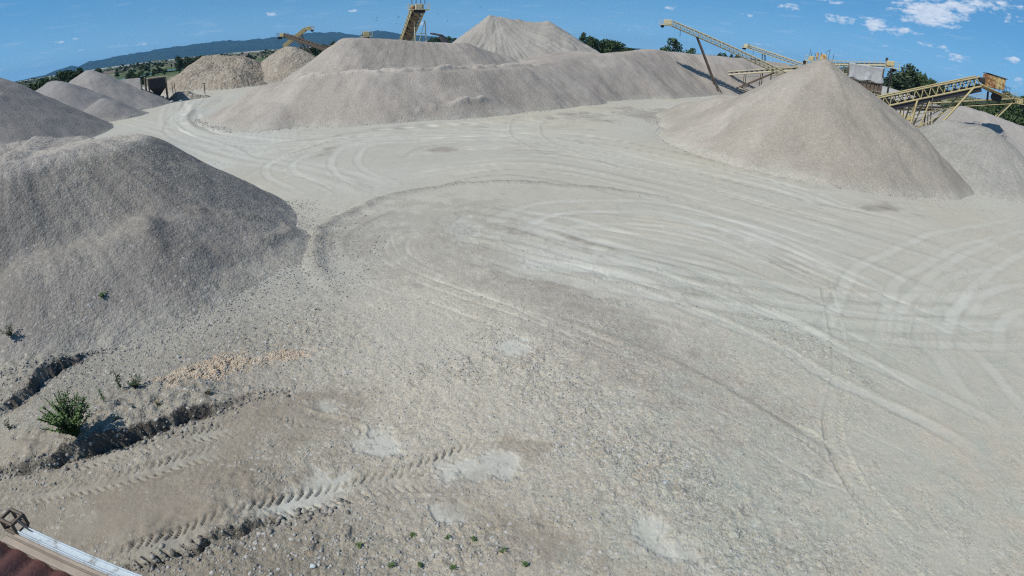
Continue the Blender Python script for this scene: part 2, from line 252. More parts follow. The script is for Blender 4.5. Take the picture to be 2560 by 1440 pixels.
class NT:
    """small helper for node trees"""
    def __init__(s, tree):
        s.t = tree; s.n = tree.nodes; s.l = tree.links
    def new(s, typ, ins=None, **kw):
        n = s.n.new(typ)
        for k, v in kw.items():
            setattr(n, k, v)
        for k, v in (ins or {}).items():
            sock = n.inputs[k]
            if isinstance(v, bpy.types.NodeSocket):
                s.l.new(v, sock)
            else:
                sock.default_value = v
        return n
    def math(s, op, a, b=0.0, c=None, clamp=False):
        n = s.n.new('ShaderNodeMath'); n.operation = op; n.use_clamp = clamp
        for i, v in enumerate((a, b) if c is None else (a, b, c)):
            if isinstance(v, bpy.types.NodeSocket): s.l.new(v, n.inputs[i])
            else: n.inputs[i].default_value = v
        return n.outputs[0]
    def mix(s, fac, a, b, blend='MIX'):
        n = s.n.new('ShaderNodeMix'); n.data_type = 'RGBA'; n.blend_type = blend
        for i, v in ((0, fac), (6, a), (7, b)):
            if isinstance(v, bpy.types.NodeSocket): s.l.new(v, n.inputs[i])
            else: n.inputs[i].default_value = v if i == 0 or len(v) == 4 else (*v, 1)
        return n.outputs[2]
    def ramp(s, fac, stops):
        n = s.n.new('ShaderNodeValToRGB')
        s.l.new(fac, n.inputs[0])
        e = n.color_ramp.elements
        while len(e) < len(stops): e.new(0.5)
        for el, (p, c) in zip(e, stops):
            el.position = p; el.color = (*c, 1) if len(c) == 3 else c
        return n.outputs[0]

def build_world():
    w = bpy.data.worlds.new('World'); S.world = w; w.use_nodes = True
    T = NT(w.node_tree); T.n.clear()
    tc = T.new('ShaderNodeTexCoord').outputs['Generated']
    sep = T.new('ShaderNodeSeparateXYZ', {0: tc})
    x, y, z = sep.outputs
    # the clean dry air of the day: the whole dome reads like the sky a little higher up
    zz = T.math('ADD', T.math('MULTIPLY', T.math('MAXIMUM', z, 0.0), 0.86), 0.145)
    v = T.new('ShaderNodeCombineXYZ', {0: x, 1: y, 2: zz}).outputs[0]
    v = T.new('ShaderNodeVectorMath', {0: v}, operation='NORMALIZE').outputs[0]
    sky = T.new('ShaderNodeTexSky', {0: v}, sky_type='NISHITA', sun_disc=False, sun_elevation=SUN_EL,
                sun_rotation=SUN_AZ, altitude=100, air_density=1.0, dust_density=0.25, ozone_density=2.2)
    base = T.mix(1.0, sky.outputs[0], (0.38, 0.72, 0.87, 1), 'MULTIPLY')
    hz = T.math('POWER', T.math('SUBTRACT', 1.0, T.math('MULTIPLY', T.math('ABSOLUTE', z), 7.5), clamp=True), 2.0)
    base = T.mix(T.math('MULTIPLY', hz, 0.34), base, (3.6, 5.0, 6.2, 1))
    # clouds: fair-weather cumulus far away, in azimuth / elevation
    az = T.math('ARCTAN2', x, y)
    el = T.math('ARCSINE', z)
    azd = T.math('MULTIPLY', az, 57.29578); eld = T.math('MULTIPLY', el, 57.29578)
    p = T.new('ShaderNodeCombineXYZ', {0: azd, 1: eld, 2: 0.0}).outputs[0]
    n1 = T.new('ShaderNodeTexNoise', {'Vector': T.new('ShaderNodeVectorMath', {0: p, 1: (0.9, 2.2, 1)}, operation='MULTIPLY').outputs[0],
               'Scale': 1.0, 'Detail': 7.0, 'Roughness': 0.62}).outputs[0]
    n2 = T.new('ShaderNodeTexNoise', {'Vector': T.new('ShaderNodeVectorMath', {0: p, 1: (0.16, 0.5, 1)}, operation='MULTIPLY').outputs[0],
               'Scale': 1.0, 'Detail': 3.0, 'Roughness': 0.6}).outputs[0]
    acc = None
    for (ca, ce, ra, re, s) in CLOUD_BLOBS:
        d = T.new('ShaderNodeVectorMath', {0: p, 1: (ca, ce, 0)}, operation='SUBTRACT').outputs[0]
        d = T.new('ShaderNodeVectorMath', {0: d, 1: (1 / max(ra, .15), 1 / max(re, .1), 1)}, operation='MULTIPLY').outputs[0]
        L = T.new('ShaderNodeVectorMath', {0: d}, operation='LENGTH').outputs[1]
        m = T.math('MULTIPLY', T.math('SUBTRACT', 1.35, L, clamp=True), s)
        acc = m if acc is None else T.math('MAXIMUM', acc, m)
    gen = T.math('MULTIPLY', T.math('SUBTRACT', n2, 0.60, clamp=True), 2.6)      # the scattered clouds of the rest of the dome
    cov = T.math('MAXIMUM', acc, gen)
    dens = T.math('MULTIPLY', T.math('SUBTRACT', T.math('ADD', cov, T.math('MULTIPLY_ADD', n1, 2.3, -1.15)), 0.46), 2.3, clamp=True)
    wisp = T.new('ShaderNodeTexNoise', {'Vector': T.new('ShaderNodeVectorMath', {0: p, 1: (0.28, 2.1, 1)}, operation='MULTIPLY').outputs[0],
                 'Scale': 1.0, 'Detail': 6.0, 'Roughness': 0.6}).outputs[0]
    wd = T.math('MULTIPLY', T.math('MULTIPLY', T.math('SUBTRACT', wisp, 0.56, clamp=True), 1.3, clamp=True),
                T.math('SUBTRACT', 1.0, T.math('MULTIPLY', el, 5.0), clamp=True))
    dens = T.math('MAXIMUM', T.math('MULTIPLY', dens, 0.86), wd)
    shade = T.new('ShaderNodeTexNoise', {'Vector': T.new('ShaderNodeVectorMath', {0: p, 1: (1.2, 3.4, 1)}, operation='MULTIPLY').outputs[0],
                  'Scale': 1.0, 'Detail': 4.0}).outputs[0]
    cc = T.mix(shade, (3.0, 3.9, 5.4, 1), (7.2, 7.5, 8.0, 1))
    out = T.mix(dens, base, cc)
    bg = T.new('ShaderNodeBackground', {0: out, 1: SKY_STR})
    o = T.new('ShaderNodeOutputWorld', {0: bg.outputs[0]})
build_world()

# ------------------------------------------------------------------ numpy noise
def _h(ix, iy, seed):
    n = (ix.astype(np.int64) * 374761393 + iy.astype(np.int64) * 668265263 + seed * 974634777) & 0xffffffff
    n = ((n ^ (n >> 13)) * 1274126177) & 0xffffffff
    n = ((n ^ (n >> 16)) * 2246822519) & 0xffffffff
    return ((n ^ (n >> 15)) & 0xffffff) / float(0xffffff)
def vn(x, y, seed=0):
    fx, fy = np.floor(x), np.floor(y)
    u, v = x - fx, y - fy
    u = u * u * (3 - 2 * u); v = v * v * (3 - 2 * v)
    a, b, c, d = _h(fx, fy, seed), _h(fx + 1, fy, seed), _h(fx, fy + 1, seed), _h(fx + 1, fy + 1, seed)
    return (a * (1 - u) + b * u) * (1 - v) + (c * (1 - u) + d * u) * v
def fbm(x, y, oct=4, seed=0, rough=.5):
    s = 0; a = 1; t = 0
    for i in range(oct):
        s = s + a * vn(x, y, seed + i * 17); t += a; a *= rough; x = x * 2.03 + 3.1; y = y * 2.03 + 7.7
    return s / t
def sst(a, b, x):
    t = np.clip((x - a) / (b - a), 0, 1); return t * t * (3 - 2 * t)

# ------------------------------------------------------------------ object helpers
def link(o, parent=None):
    COL.objects.link(o)
    if parent is not None: o.parent = parent
    return o
def tag(o, label=None, cat=None, group=None, kind=None):
    if label: o['label'] = label
    if cat: o['category'] = cat
    if group: o['group'] = group
    if kind: o['kind'] = kind
    return o
def thing(name, label, cat, loc, group=None):
    o = bpy.data.objects.new(name, None); o.empty_display_size = .3
    o.location = loc; link(o)
    return tag(o, label, cat, group)
def np_mesh(name, V, F, mat, smooth=False):
    V = np.ascontiguousarray(V, dtype=np.float32); F = np.ascontiguousarray(F, dtype=np.int32)
    me = bpy.data.meshes.new(name)
    me.vertices.add(len(V)); me.vertices.foreach_set('co', V.ravel())
    k = F.shape[1]
    me.loops.add(F.size); me.loops.foreach_set('vertex_index', F.ravel())
    me.polygons.add(len(F)); me.polygons.foreach_set('loop_start', np.arange(0, F.size, k, dtype=np.int32))
    if smooth: me.polygons.foreach_set('use_smooth', np.ones(len(F), dtype=bool))
    me.update(calc_edges=True)
    if mat: me.materials.append(mat)
    return me
def attr(me, name, arr):
    arr = np.asarray(arr, dtype=np.float32)
    if arr.ndim == 1:
        a = me.attributes.new(name, 'FLOAT', 'POINT'); a.data.foreach_set('value', arr)
    else:
        a = me.attributes.new(name, 'FLOAT_COLOR', 'POINT')
        c = np.ones((len(arr), 4), dtype=np.float32); c[:, :3] = arr
        a.data.foreach_set('color', c.ravel())
def mobj(name, me, parent=None):
    return link(bpy.data.objects.new(name, me), parent)

# ------------------------------------------------------------------ materials
def gravel_mat(name, stone, speck=.5, bump=1.0, use_rough=True, tone=(1, 1, 1), dist=.05):
    """tint comes from the 'tint' attribute (what each patch of ground is made of); grain and stones from the nodes"""
    m = bpy.data.materials.new(name); m.use_nodes = True
    T = NT(m.node_tree); b = T.n['Principled BSDF']
    b.inputs['Roughness'].default_value = .95
    b.inputs['Specular IOR Level'].default_value = .15
    P = T.new('ShaderNodeNewGeometry').outputs['Position']
    tint = T.new('ShaderNodeAttribute', attribute_name='tint').outputs[0]
    rough = T.new('ShaderNodeAttribute', attribute_name='rough').outputs[2]
    vo = T.new('ShaderNodeTexVoronoi', {'Vector': P, 'Scale': 1 / stone, 'Randomness': 1.0})
    vo2 = T.new('ShaderNodeTexVoronoi', {'Vector': P, 'Scale': .42 / stone, 'Randomness': 1.0})
    cell = T.new('ShaderNodeSeparateColor', {0: vo.outputs['Color']})
    cell2 = T.new('ShaderNodeSeparateColor', {0: vo2.outputs['Color']})
    no = T.new('ShaderNodeTexNoise', {'Vector': P, 'Scale': 1.6 / stone * .5, 'Detail': 6.0, 'Roughness': .7}).outputs[0]
    nb = T.new('ShaderNodeTexNoise', {'Vector': P, 'Scale': .9, 'Detail': 6.0, 'Roughness': .65}).outputs[0]
    # brightness of the single stones, paler and darker ones, warm and cool ones
    k = T.math('MULTIPLY_ADD', cell.outputs[0], speck * .55, 1 - speck * .30)
    k2 = T.math('MULTIPLY_ADD', cell2.outputs[1], speck * .30, 1 - speck * .15)
    k = T.math('MULTIPLY', k, k2)
    k = T.math('MULTIPLY_ADD', T.math('SUBTRACT', k, 1.0), rough, 1.0)
    k = T.math('MULTIPLY', k, T.math('MULTIPLY_ADD', no, .5, .75))
    k = T.math('MULTIPLY', k, T.math('MULTIPLY_ADD', nb, .24, .88))
    kc = T.new('ShaderNodeCombineColor', {0: k, 1: k, 2: k}).outputs[0]
    c = T.mix(1.0, tint, kc, 'MULTIPLY')
    warm = T.mix(cell.outputs[1], (1.07, 1.0, .92, 1), (.94, 1.0, 1.05, 1))
    c = T.mix(T.math('MULTIPLY', rough, .7, clamp=True), c, T.mix(1.0, c, warm, 'MULTIPLY'))
    # a few bleached stones
    hi = T.math('MULTIPLY', T.math('GREATER_THAN', cell2.outputs[2], .955), T.math('MULTIPLY', rough, .55, clamp=True))
    hi = T.math('MULTIPLY', hi, T.math('LESS_THAN', vo2.outputs[0], .42))
    c = T.mix(hi, c, (.52, .50, .46, 1))
    c = T.mix(1.0, c, (*tone, 1), 'MULTIPLY')
    T.l.new(c, b.inputs['Base Color'])
    h = T.math('SUBTRACT', 1.0, vo.outputs[0])
    h = T.math('ADD', h, T.math('MULTIPLY', T.math('SUBTRACT', 1.0, vo2.outputs[0]), 1.6))
    h = T.math('ADD', h, T.math('MULTIPLY', no, 1.4))
    h = T.math('MULTIPLY', h, T.math('MULTIPLY_ADD', rough, .85, .15))
    bm = T.new('ShaderNodeBump', {'Strength': bump, 'Distance': dist, 'Height': h})
    T.l.new(bm.outputs[0], b.inputs['Normal'])
    return m

def paint_mat(name, col, rust=.35, rustcol=(.16, .075, .035), scale=1.2, rough=.7, metal=0.0):
    m = bpy.data.materials.new(name); m.use_nodes = True
    T = NT(m.node_tree); b = T.n['Principled BSDF']
    P = T.new('ShaderNodeNewGeometry').outputs['Position']
    n = T.new('ShaderNodeTexNoise', {'Vector': P, 'Scale': scale, 'Detail': 8.0, 'Roughness': .7}).outputs[0]
    n2 = T.new('ShaderNodeTexNoise', {'Vector': P, 'Scale': scale * 5, 'Detail': 4.0, 'Roughness': .7}).outputs[0]
    f = T.math('MULTIPLY', T.math('SUBTRACT', T.math('MULTIPLY_ADD', n2, .35, n), .83 - rust * .35), 6.0, clamp=True)
    c = T.mix(n2, tuple(x * .78 for x in col), tuple(min(1, x * 1.12) for x in col))
    c = T.mix(f, c, rustcol)
    T.l.new(c, b.inputs['Base Color'])
    b.inputs['Roughness'].default_value = rough
    b.inputs['Metallic'].default_value = metal
    b.inputs['Specular IOR Level'].default_value = .3
    bm = T.new('ShaderNodeBump', {'Strength': .3, 'Distance': .02, 'Height': n2})
    T.l.new(bm.outputs[0], b.inputs['Normal'])
    return m

def leaf_mat(name, dark, light):
    m = bpy.data.materials.new(name); m.use_nodes = True
    T = NT(m.node_tree); b = T.n['Principled BSDF']
    oi = T.new('ShaderNodeObjectInfo').outputs['Random']
    g = T.new('ShaderNodeNewGeometry')
    n = T.new('ShaderNodeTexNoise', {'Vector': g.outputs['Position'], 'Scale': .55, 'Detail': 5.0}).outputs[0]
    f = T.math('MULTIPLY_ADD', g.outputs['Random Per Island'], .55, T.math('MULTIPLY_ADD', n, .6, -.1), clamp=True)
    c = T.mix(f, dark, light)
    c = T.mix(T.math('MULTIPLY', oi, .5), c, tuple(x * .72 for x in light))
    T.l.new(c, b.inputs['Base Color'])
    b.inputs['Roughness'].default_value = .75
    b.inputs['Specular IOR Level'].default_value = .2
    return m

def plain(name, col, rough=.8, var=.25, scale=3.0):
    m = bpy.data.materials.new(name); m.use_nodes = True
    T = NT(m.node_tree); b = T.n['Principled BSDF']
    P = T.new('ShaderNodeNewGeometry').outputs['Position']
    n = T.new('ShaderNodeTexNoise', {'Vector': P, 'Scale': scale, 'Detail': 6.0, 'Roughness': .65}).outputs[0]
    c = T.mix(n, tuple(x * (1 - var) for x in col), tuple(min(1, x * (1 + var)) for x in col))
    T.l.new(c, b.inputs['Base Color']); b.inputs['Roughness'].default_value = rough
    b.inputs['Specular IOR Level'].default_value = .25
    return m

M = dict(
    ground=gravel_mat('yard_gravel', .045, speck=.52, bump=.48, dist=.023),
    near=gravel_mat('crushed_stone', .06, speck=.68, bump=.62, dist=.036),
    pile=gravel_mat('pea_gravel', .10, speck=.7, bump=.7, dist=.05),
    soil=gravel_mat('pit_run_soil', .45, speck=.7, bump=.9, dist=.25),
    cream=paint_mat('cream_paint', (.56, .50, .33), rust=.15),
    yellow=paint_mat('faded_yellow_paint', (.50, .41, .21), rust=.3),
    rustpatch=paint_mat('flaking_yellow_paint', (.58, .45, .20), rust=.72, rustcol=(.26, .09, .035), scale=.9),
    rust=paint_mat('rusty_steel', (.15, .115, .085), rust=.4, rustcol=(.10,.055,.035)),
    dark=paint_mat('dark_steel', (.045, .042, .045), rust=.2, rustcol=(.09, .05, .03)),
    rubber=plain('belt_rubber', (.035, .035, .037), .9),
    tarp=plain('grey_white_tarpaulin', (.36, .36, .35), .7, .25, 1.6),
    screen=plain('dark_panel', (.03, .034, .042), .7, .15),
    concrete=plain('weathered_concrete', (.36, .35, .32), .9, .25, 1.5),
    bark=plain('bark', (.07, .055, .04), .9),
    leaf_a=leaf_mat('leaves_deep_green', (.024, .046, .018), (.085, .125, .045)),
    leaf_b=leaf_mat('leaves_grey_green', (.03, .052, .028), (.095, .125, .062)),
    leaf_c=leaf_mat('leaves_bush', (.045, .095, .03), (.16, .23, .08)),
    redroof=paint_mat('red_oxide_sheet', (.30, .125, .095), rust=.3, rustcol=(.15, .075, .06), scale=2.0),
    white=paint_mat('chipped_white_paint', (.52, .58, .60), rust=.32, rustcol=(.20, .17, .14), scale=5.0),
    water=None, bird=plain('bird_feathers', (.03, .03, .035)),
    redbrick=plain('red_building', (.22, .10, .07), .9, .3, 1.0),
)
def water_mat():
    m = bpy.data.materials.new('pond_water'); m.use_nodes = True
    b = m.node_tree.nodes['Principled BSDF']
    b.inputs['Base Color'].default_value = (.05, .10, .15, 1); b.inputs['Roughness'].default_value = .12
    return m
M['water'] = water_mat()

# ------------------------------------------------------------------ ground
def smooth_curve(pts, step):
    p = np.array(pts, dtype=float)
    if len(p) < 2: return p
    q = np.vstack([2 * p[0] - p[1], p, 2 * p[-1] - p[-2]])
    out = []
    for i in range(1, len(q) - 2):
        L = np.hypot(*(q[i + 1] - q[i])); n = max(2, int(L / step))
        t = np.linspace(0, 1, n, endpoint=False)[:, None]
        a, b, c, d = q[i - 1], q[i], q[i + 1], q[i + 2]
        out.append(.5 * ((2 * b) + (-a + c) * t + (2 * a - 5 * b + 4 * c - d) * t ** 2 + (-a + 3 * b - 3 * c + d) * t ** 3))
    out.append(p[-1:]); return np.vstack(out)

def curve_field(X, Y, pts, reach):
    """for points near the curve: index, signed distance (left of travel +), arc length, total length"""
    c = smooth_curve(pts, max(.5, reach * .4))
    lo, hi = c.min(0) - reach, c.max(0) + reach
    idx = np.nonzero((X > lo[0]) & (X < hi[0]) & (Y > lo[1]) & (Y < hi[1]))[0]
    if len(idx) == 0: return idx, None, None, 0
    x, y = X[idx], Y[idx]
    best = np.full(len(idx), 1e9); sg = np.zeros(len(idx)); al = np.zeros(len(idx))
    s = 0.0
    for i in range(len(c) - 1):
        a, b = c[i], c[i + 1]; d = b - a; L = np.hypot(*d)
        if L < 1e-6: continue
        m = (x > min(a[0], b[0]) - reach) & (x < max(a[0], b[0]) + reach) & (y > min(a[1], b[1]) - reach) & (y < max(a[1], b[1]) + reach)
        j = np.nonzero(m)[0]
        if len(j):
            rx, ry = x[j] - a[0], y[j] - a[1]
            t = np.clip((rx * d[0] + ry * d[1]) / L ** 2, 0, 1)
            ex, ey = rx - t * d[0], ry - t * d[1]
            dd = np.hypot(ex, ey); ok = dd < best[j]; jj = j[ok]
            best[jj] = dd[ok]; al[jj] = s + t[ok] * L
            sg[jj] = np.sign(d[0] * ry[ok] - d[1] * rx[ok])
        s += L
    k = best < reach
    return idx[k], (best * sg)[k], al[k], s

C_BASE = np.array((.430, .407, .338)); C_PALE = np.array((.515, .500, .425))
C_MUD = np.array((.475, .462, .395)); C_BROWN = np.array((.262, .220, .168)); C_TAN = np.array((.310, .275, .225))
C_ORANGE = np.array((.46, .33, .22)); C_GREEN = np.array((.375, .378, .308))
PCOL = dict(mud=C_MUD, brown=C_BROWN, tan=C_TAN, orange=C_ORANGE, green=C_GREEN)

def patch_mask(X, Y, P):
    cx, cy, a, b, c, d = P
    dx, dy = X - cx, Y - cy
    u, v = a * dx + b * dy, c * dx + d * dy
    r = np.sqrt(u * u + v * v)
    i = np.nonzero(r < 2.1)[0]
    dist = np.hypot(cx, cy); sc = 1.5 if dist < 30 else .35
    e = (fbm(X[i] * sc, Y[i] * sc, 6, int(abs(cx * 7) + 3), .68) - .5) * 3.0
    return i, 1 - sst(.45, 1.15, r[i] + e)

def yard_fields(X, Y):
    """height, tint and roughness of the yard surface at world points"""
    d = np.hypot(X, Y)
    inyard = 1 - sst(230, 330, d)
    z = (fbm(X / 14, Y / 14, 3, 5) - .5) * .30 * sst(5, 30, d) * inyard + (fbm(X / 2.6, Y / 2.6, 4, 9) - .5) * .07 * inyard
    rough = .52 + .45 * (fbm(X / 6, Y / 6, 4, 21) - .35)
    tint = np.tile(C_BASE, (len(X), 1))
    v = fbm(X / 9, Y / 9, 5, 31)
    tint = tint * (1 + (v - .5) * .16)[:, None]
    w = fbm(X / 17 + 4, Y / 17, 4, 77)
    tint = tint + (np.array((.02, -.002, -.025)) * (w - .5)[:, None] * 2.4)
    near = sst(26, 12, d)
    tint = tint * (1 - near[:, None] * np.array((-.04, .015, .055)))
    # dirtier gravel at left and by the building, lens darkening put into the tint
    azd = np.degrees(np.arctan2(X, Y))
    edge_dark = np.clip(sst(-8, -40, azd) * sst(40, 15, d) * (.75 + .5 * fbm(X / 3, Y / 3, 3, 55)), 0, 1) * .30 + .14 * sst(12, 7, d)
    tint = tint * (1 - edge_dark[:, None] * np.array((1.0, 1.03, 1.06)))
    rough = rough + .18 * near + .35 * sst(-2, -30, np.degrees(np.arctan2(X, Y))) * sst(30, 18, d)
    for s, *P in ROUGH:
        i, m = patch_mask(X, Y, P); rough[i] += m * (s - .35) * .6
        tint[i] *= (1 - .05 * m)[:, None]
    for s, *P in SMOOTH:
        i, m = patch_mask(X, Y, P); rough[i] *= 1 - m * s * .75
    for key, s, *P in PATCHES:
        i, m = patch_mask(X, Y, P)
        tex = .65 + .7 * fbm(X[i] * 1.7, Y[i] * 1.7, 3, 3)
        k = np.clip(m * s * tex, 0, 1)[:, None]
        tint[i] = tint[i] * (1 - k) + PCOL[key] * k
        if key == 'mud':
            rough[i] *= 1 - .85 * m; z[i] -= .03 * m
            ck = (1 - sst(.0, .035, np.abs(fbm(X[i] * 3.2, Y[i] * 3.2, 3, 88) - .5))) * sst(.5, .9, m) * sst(.45, .6, fbm(X[i], Y[i], 3, 12))
            tint[i] *= (1 - .45 * ck)[:, None]; z[i] -= .015 * ck
        if key == 'brown' : rough[i] = rough[i] * (1 - .2 * m)
        if key == 'orange': rough[i] += .8 * m
    # pale wheel bands first, then relief
    for pas in (0, 1):
        for kind, wd, s, pts in TRACKS:
            if (kind == 'pale') != (pas == 0): continue
            far = np.mean([math.hypot(*q) for q in pts])
            if kind == 'pale':
                for off in ((-1.05, 1.05) if wd < 1.5 else (-1.3, .2, 1.5)):
                    ww = .30 * (1 if wd < 1.5 else 1.5)
                    i, sd, al, L = curve_field(X, Y, pts, abs(off) + ww + .5)
                    if len(i) == 0: continue
                    q = np.abs(sd - off + (fbm(al / 2, al * 0, 2, 4) - .5) * .3)
                    e = (fbm(X[i] * .9, Y[i] * .9, 3, 12) - .5) * .35
                    m = (1 - sst(ww * .55, ww * 1.15, q + e)) * sst(0, 4, al) * sst(0, 4, L - al) * s
                    m = m * (.40 + .75 * fbm(al / 6.0, al * 0 + off, 3, 8)) * (.55 + .7 * fbm(X[i] * .6, Y[i] * .6, 4, 19))
                    m = np.clip(m, 0, 1)
                    tint[i] = tint[i] * (1 - .6 * m[:, None]) + C_PALE * .6 * m[:, None]
                    rough[i] *= 1 - .6 * m; z[i] -= .022 * m
                    ed = np.exp(-((q - ww * 1.25) / .10) ** 2) * m.max() * .6 * sst(.4, .6, vn(al / 1.7, al * 0, 3))
                    z[i] += .03 * ed; tint[i] *= (1 - .10 * ed)[:, None]
            elif kind == 'scrape':
                i, sd, al, L = curve_field(X, Y, pts, .6)
                if len(i) == 0: continue
                ww = wd * .28 * (1 + far / 50)
                m = np.exp(-(sd / ww) ** 2) * s * .7 * sst(0, 1, al) * sst(0, 1, L - al) * (.5 + .6 * vn(al * .8, al * 0, 5))
                m = np.clip(m, 0, 1)
                tint[i] = tint[i] * (1 - .6 * m[:, None]) + C_PALE * .6 * m[:, None]
                z[i] -= .02 * m; rough[i] *= 1 - .6 * m
            elif kind == 'berm':
                i, sd, al, L = curve_field(X, Y, pts, wd * 2.4 + .3)
                if len(i) == 0: continue
                wob = (fbm(al / 1.3, al * 0, 3, 6) - .5) * wd * .8
                q = (sd - wob) / (wd * .5)
                m = np.exp(-q ** 2) * sst(0, 5, al) * sst(0, 5, L - al) * (.35 + .9 * fbm(X[i] * 1.6, Y[i] * 1.6, 3, 8))
                z[i] += .17 * s * wd / .75 * m + .05 * s * m * (vn(X[i] * 6, Y[i] * 6, 3) - .5)
                k = np.clip(m * .65 * s, 0, .7)[:, None]
                tint[i] = tint[i] * (1 - k) + np.array((.225, .212, .18)) * k
                rough[i] += .6 * m
                # wheel groove beside the berm
                g = np.exp(-((q + 2.0) / .9) ** 2) * s; z[i] -= .03 * g; rough[i] *= 1 - .4 * np.clip(g, 0, 1)
            elif kind == 'step':
                i, sd, al, L = curve_field(X, Y, pts, wd * 2.4)
                if len(i) == 0: continue
                wob = (fbm(al / .7, al * 0, 4, 16) - .5) * .55
                q = sd - wob
                h = s * (.45 + 1.0 * fbm(al / 1.6, al * 0 + 3, 3, 2)) * sst(0, 1.5, al) * sst(0, 3.0, L - al)
                up = sst(-.03, .06, q) * (1 - sst(wd * .5, wd * 2.2, q))
                h = h * 1.25
                lump = 1 + .5 * (vn(X[i] * 5, Y[i] * 5, 14) - .5)
                z[i] += h * up * lump
                jag = sst(.25, .6, vn(al * 2.2, al * 0 + 5, 23))
                z[i] -= (.10 + .45 * h) * np.exp(-((q + .06) / .075) ** 2) * jag * sst(0, 1.5, al) * sst(0, 3.0, L - al)
                if s > .4:
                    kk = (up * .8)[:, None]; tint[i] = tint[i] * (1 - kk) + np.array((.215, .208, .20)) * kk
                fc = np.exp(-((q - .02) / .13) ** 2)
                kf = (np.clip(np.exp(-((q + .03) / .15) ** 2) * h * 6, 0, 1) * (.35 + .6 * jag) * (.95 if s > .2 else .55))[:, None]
                tint[i] = tint[i] * (1 - kf) + np.array((.075, .066, .058)) * kf  # dark bank face: damp soil, with the shade of its overhang painted in
                rough[i] += .5 * fc
            elif kind == 'lug':
                i, sd, al, L = curve_field(X, Y, pts, wd * 1.1)
                if len(i) == 0: continue
                q = sd / (wd * .5)
                fade = sst(0, 1.5, al) * sst(0, 1.5, L - al) * s * (.25 + .8 * fbm(al / 1.6, al * 0 + 9, 3, 44)) * np.clip(1.9 * fbm(X[i] * 1.4, Y[i] * 1.4, 3, 45) - .05, .45, 1.4)
                inside = 1 - sst(.92, 1.08, np.abs(q))
                pitch = .21 if far < 25 else .36
                ph = (al - np.abs(q) * .30 * (1 if far < 25 else 1)) / pitch + (.5 * (q > 0))
                lug = np.abs((ph % 1) - .5) * 2
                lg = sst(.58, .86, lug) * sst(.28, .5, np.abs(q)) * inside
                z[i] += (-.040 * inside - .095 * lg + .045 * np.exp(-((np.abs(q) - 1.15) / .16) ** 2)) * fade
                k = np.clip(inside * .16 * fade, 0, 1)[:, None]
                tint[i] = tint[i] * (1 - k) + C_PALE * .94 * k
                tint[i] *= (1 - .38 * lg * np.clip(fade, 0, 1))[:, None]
                rough[i] *= 1 - .6 * np.clip(inside * fade, 0, 1)
    # random long wheel streaks following the traffic between the two guide lines
    rng = np.random.RandomState(3)
    for (ga, gb, n) in STREAK_GUIDES:
        ga, gb = smooth_curve(ga, 3), smooth_curve(gb, 3)
        m_ = 40
        ra = ga[np.linspace(0, len(ga) - 1, m_).astype(int)]; rb = gb[np.linspace(0, len(gb) - 1, m_).astype(int)]
        for _ in range(n):
            u = rng.rand(); a = rng.randint(0, 28); b = min(m_, a + rng.randint(6, 20))
            u2 = u + rng.uniform(-.08, .08)
            w_ = np.linspace(u, u2, b - a)[:, None]
            pts = (ra[a:b] * (1 - w_) + rb[a:b] * w_)[::3]
            if len(pts) < 2: continue
            far = np.hypot(*pts.mean(0)); ww = rng.uniform(.03, .10) * (.4 + far / 22)
            i, sd, al, L = curve_field(X, Y, pts, ww * 3)
            if len(i) == 0: continue
            m = np.exp(-(sd / ww) ** 2) * sst(0, 3, al) * sst(0, 3, L - al) * (.3 + .9 * vn(al / 2.5, al * 0 + u * 50, 5))
            sgn = rng.choice([-1, 1, 1]); ww = ww * (.6 if sgn < 0 else 1)
            tint[i] *= (1 + (.13 if sgn > 0 else .20) * sgn * m)[:, None]; rough[i] *= 1 - .4 * m * (sgn > 0)
            z[i] += -.018 * sgn * m * (1 + far / 60)
    # clods and pebbly relief
    kn = sst(45, 14, d)
    z += kn * rough * ((vn(X * 9, Y * 9, 61) - .5) * .022 + (vn(X * 4.2, Y * 4.2, 62) - .5) * .028)
    clod = sst(.80, .95, vn(X * 3.1, Y * 3.1, 71)) * kn * np.clip(rough - .6, 0, 1)
    z += clod * .06
    return z, tint, np.clip(rough, .05, 1.6)
STREAK_GUIDES = [([(-30.5, 57.7), (-16.7, 58.6), (0.4, 69.9), (18.4, 83.2)], [(-20.9, 40.3), (-15.4, 53.9), (0.4, 57.1), (17.1, 56.9)], 39), ([(-11.3, 53.7), (4.6, 57.9), (15.1, 49.9), (25.3, 38.5), (39.1, 31.9)], [(-7.6, 32.9), (0.3, 37.6), (9.9, 31.2), (16.8, 24.2), (22.2, 16.2)], 90), ([(-1.9, 29.0), (4.9, 30.5), (11.5, 28.4), (16.1, 21.2), (21.1, 15.2)], [(-2.5, 24.0), (3.5, 20.3), (8.1, 16.5), (11.5, 12.4), (12.5, 7.6)], 67), ([(-83.6, 128.0), (-54.4, 80.3), (-41.2, 62.0), (-29.3, 51.7), (-18.4, 46.1)], [(-60.3, 114.1), (-49.8, 82.5), (-40.4, 67.7), (-29.4, 57.5), (-21.2, 53.5)], 39), ([(-6.7, 31.1), (-9.0, 25.3), (-6.9, 20.4), (-2.5, 17.2), (2.6, 13.0), (6.7, 8.1)], [(-3.1, 26.8), (-4.3, 23.8), (-3.1, 21.5), (1.8, 18.0), (6.6, 14.3), (10.4, 8.5)], 12), ([(-19.9, 34.2), (-15.5, 34.0), (-10.1, 27.9)], [(-17.5, 38.6), (-12.5, 36.0), (-9.1, 31.1)], 21)]


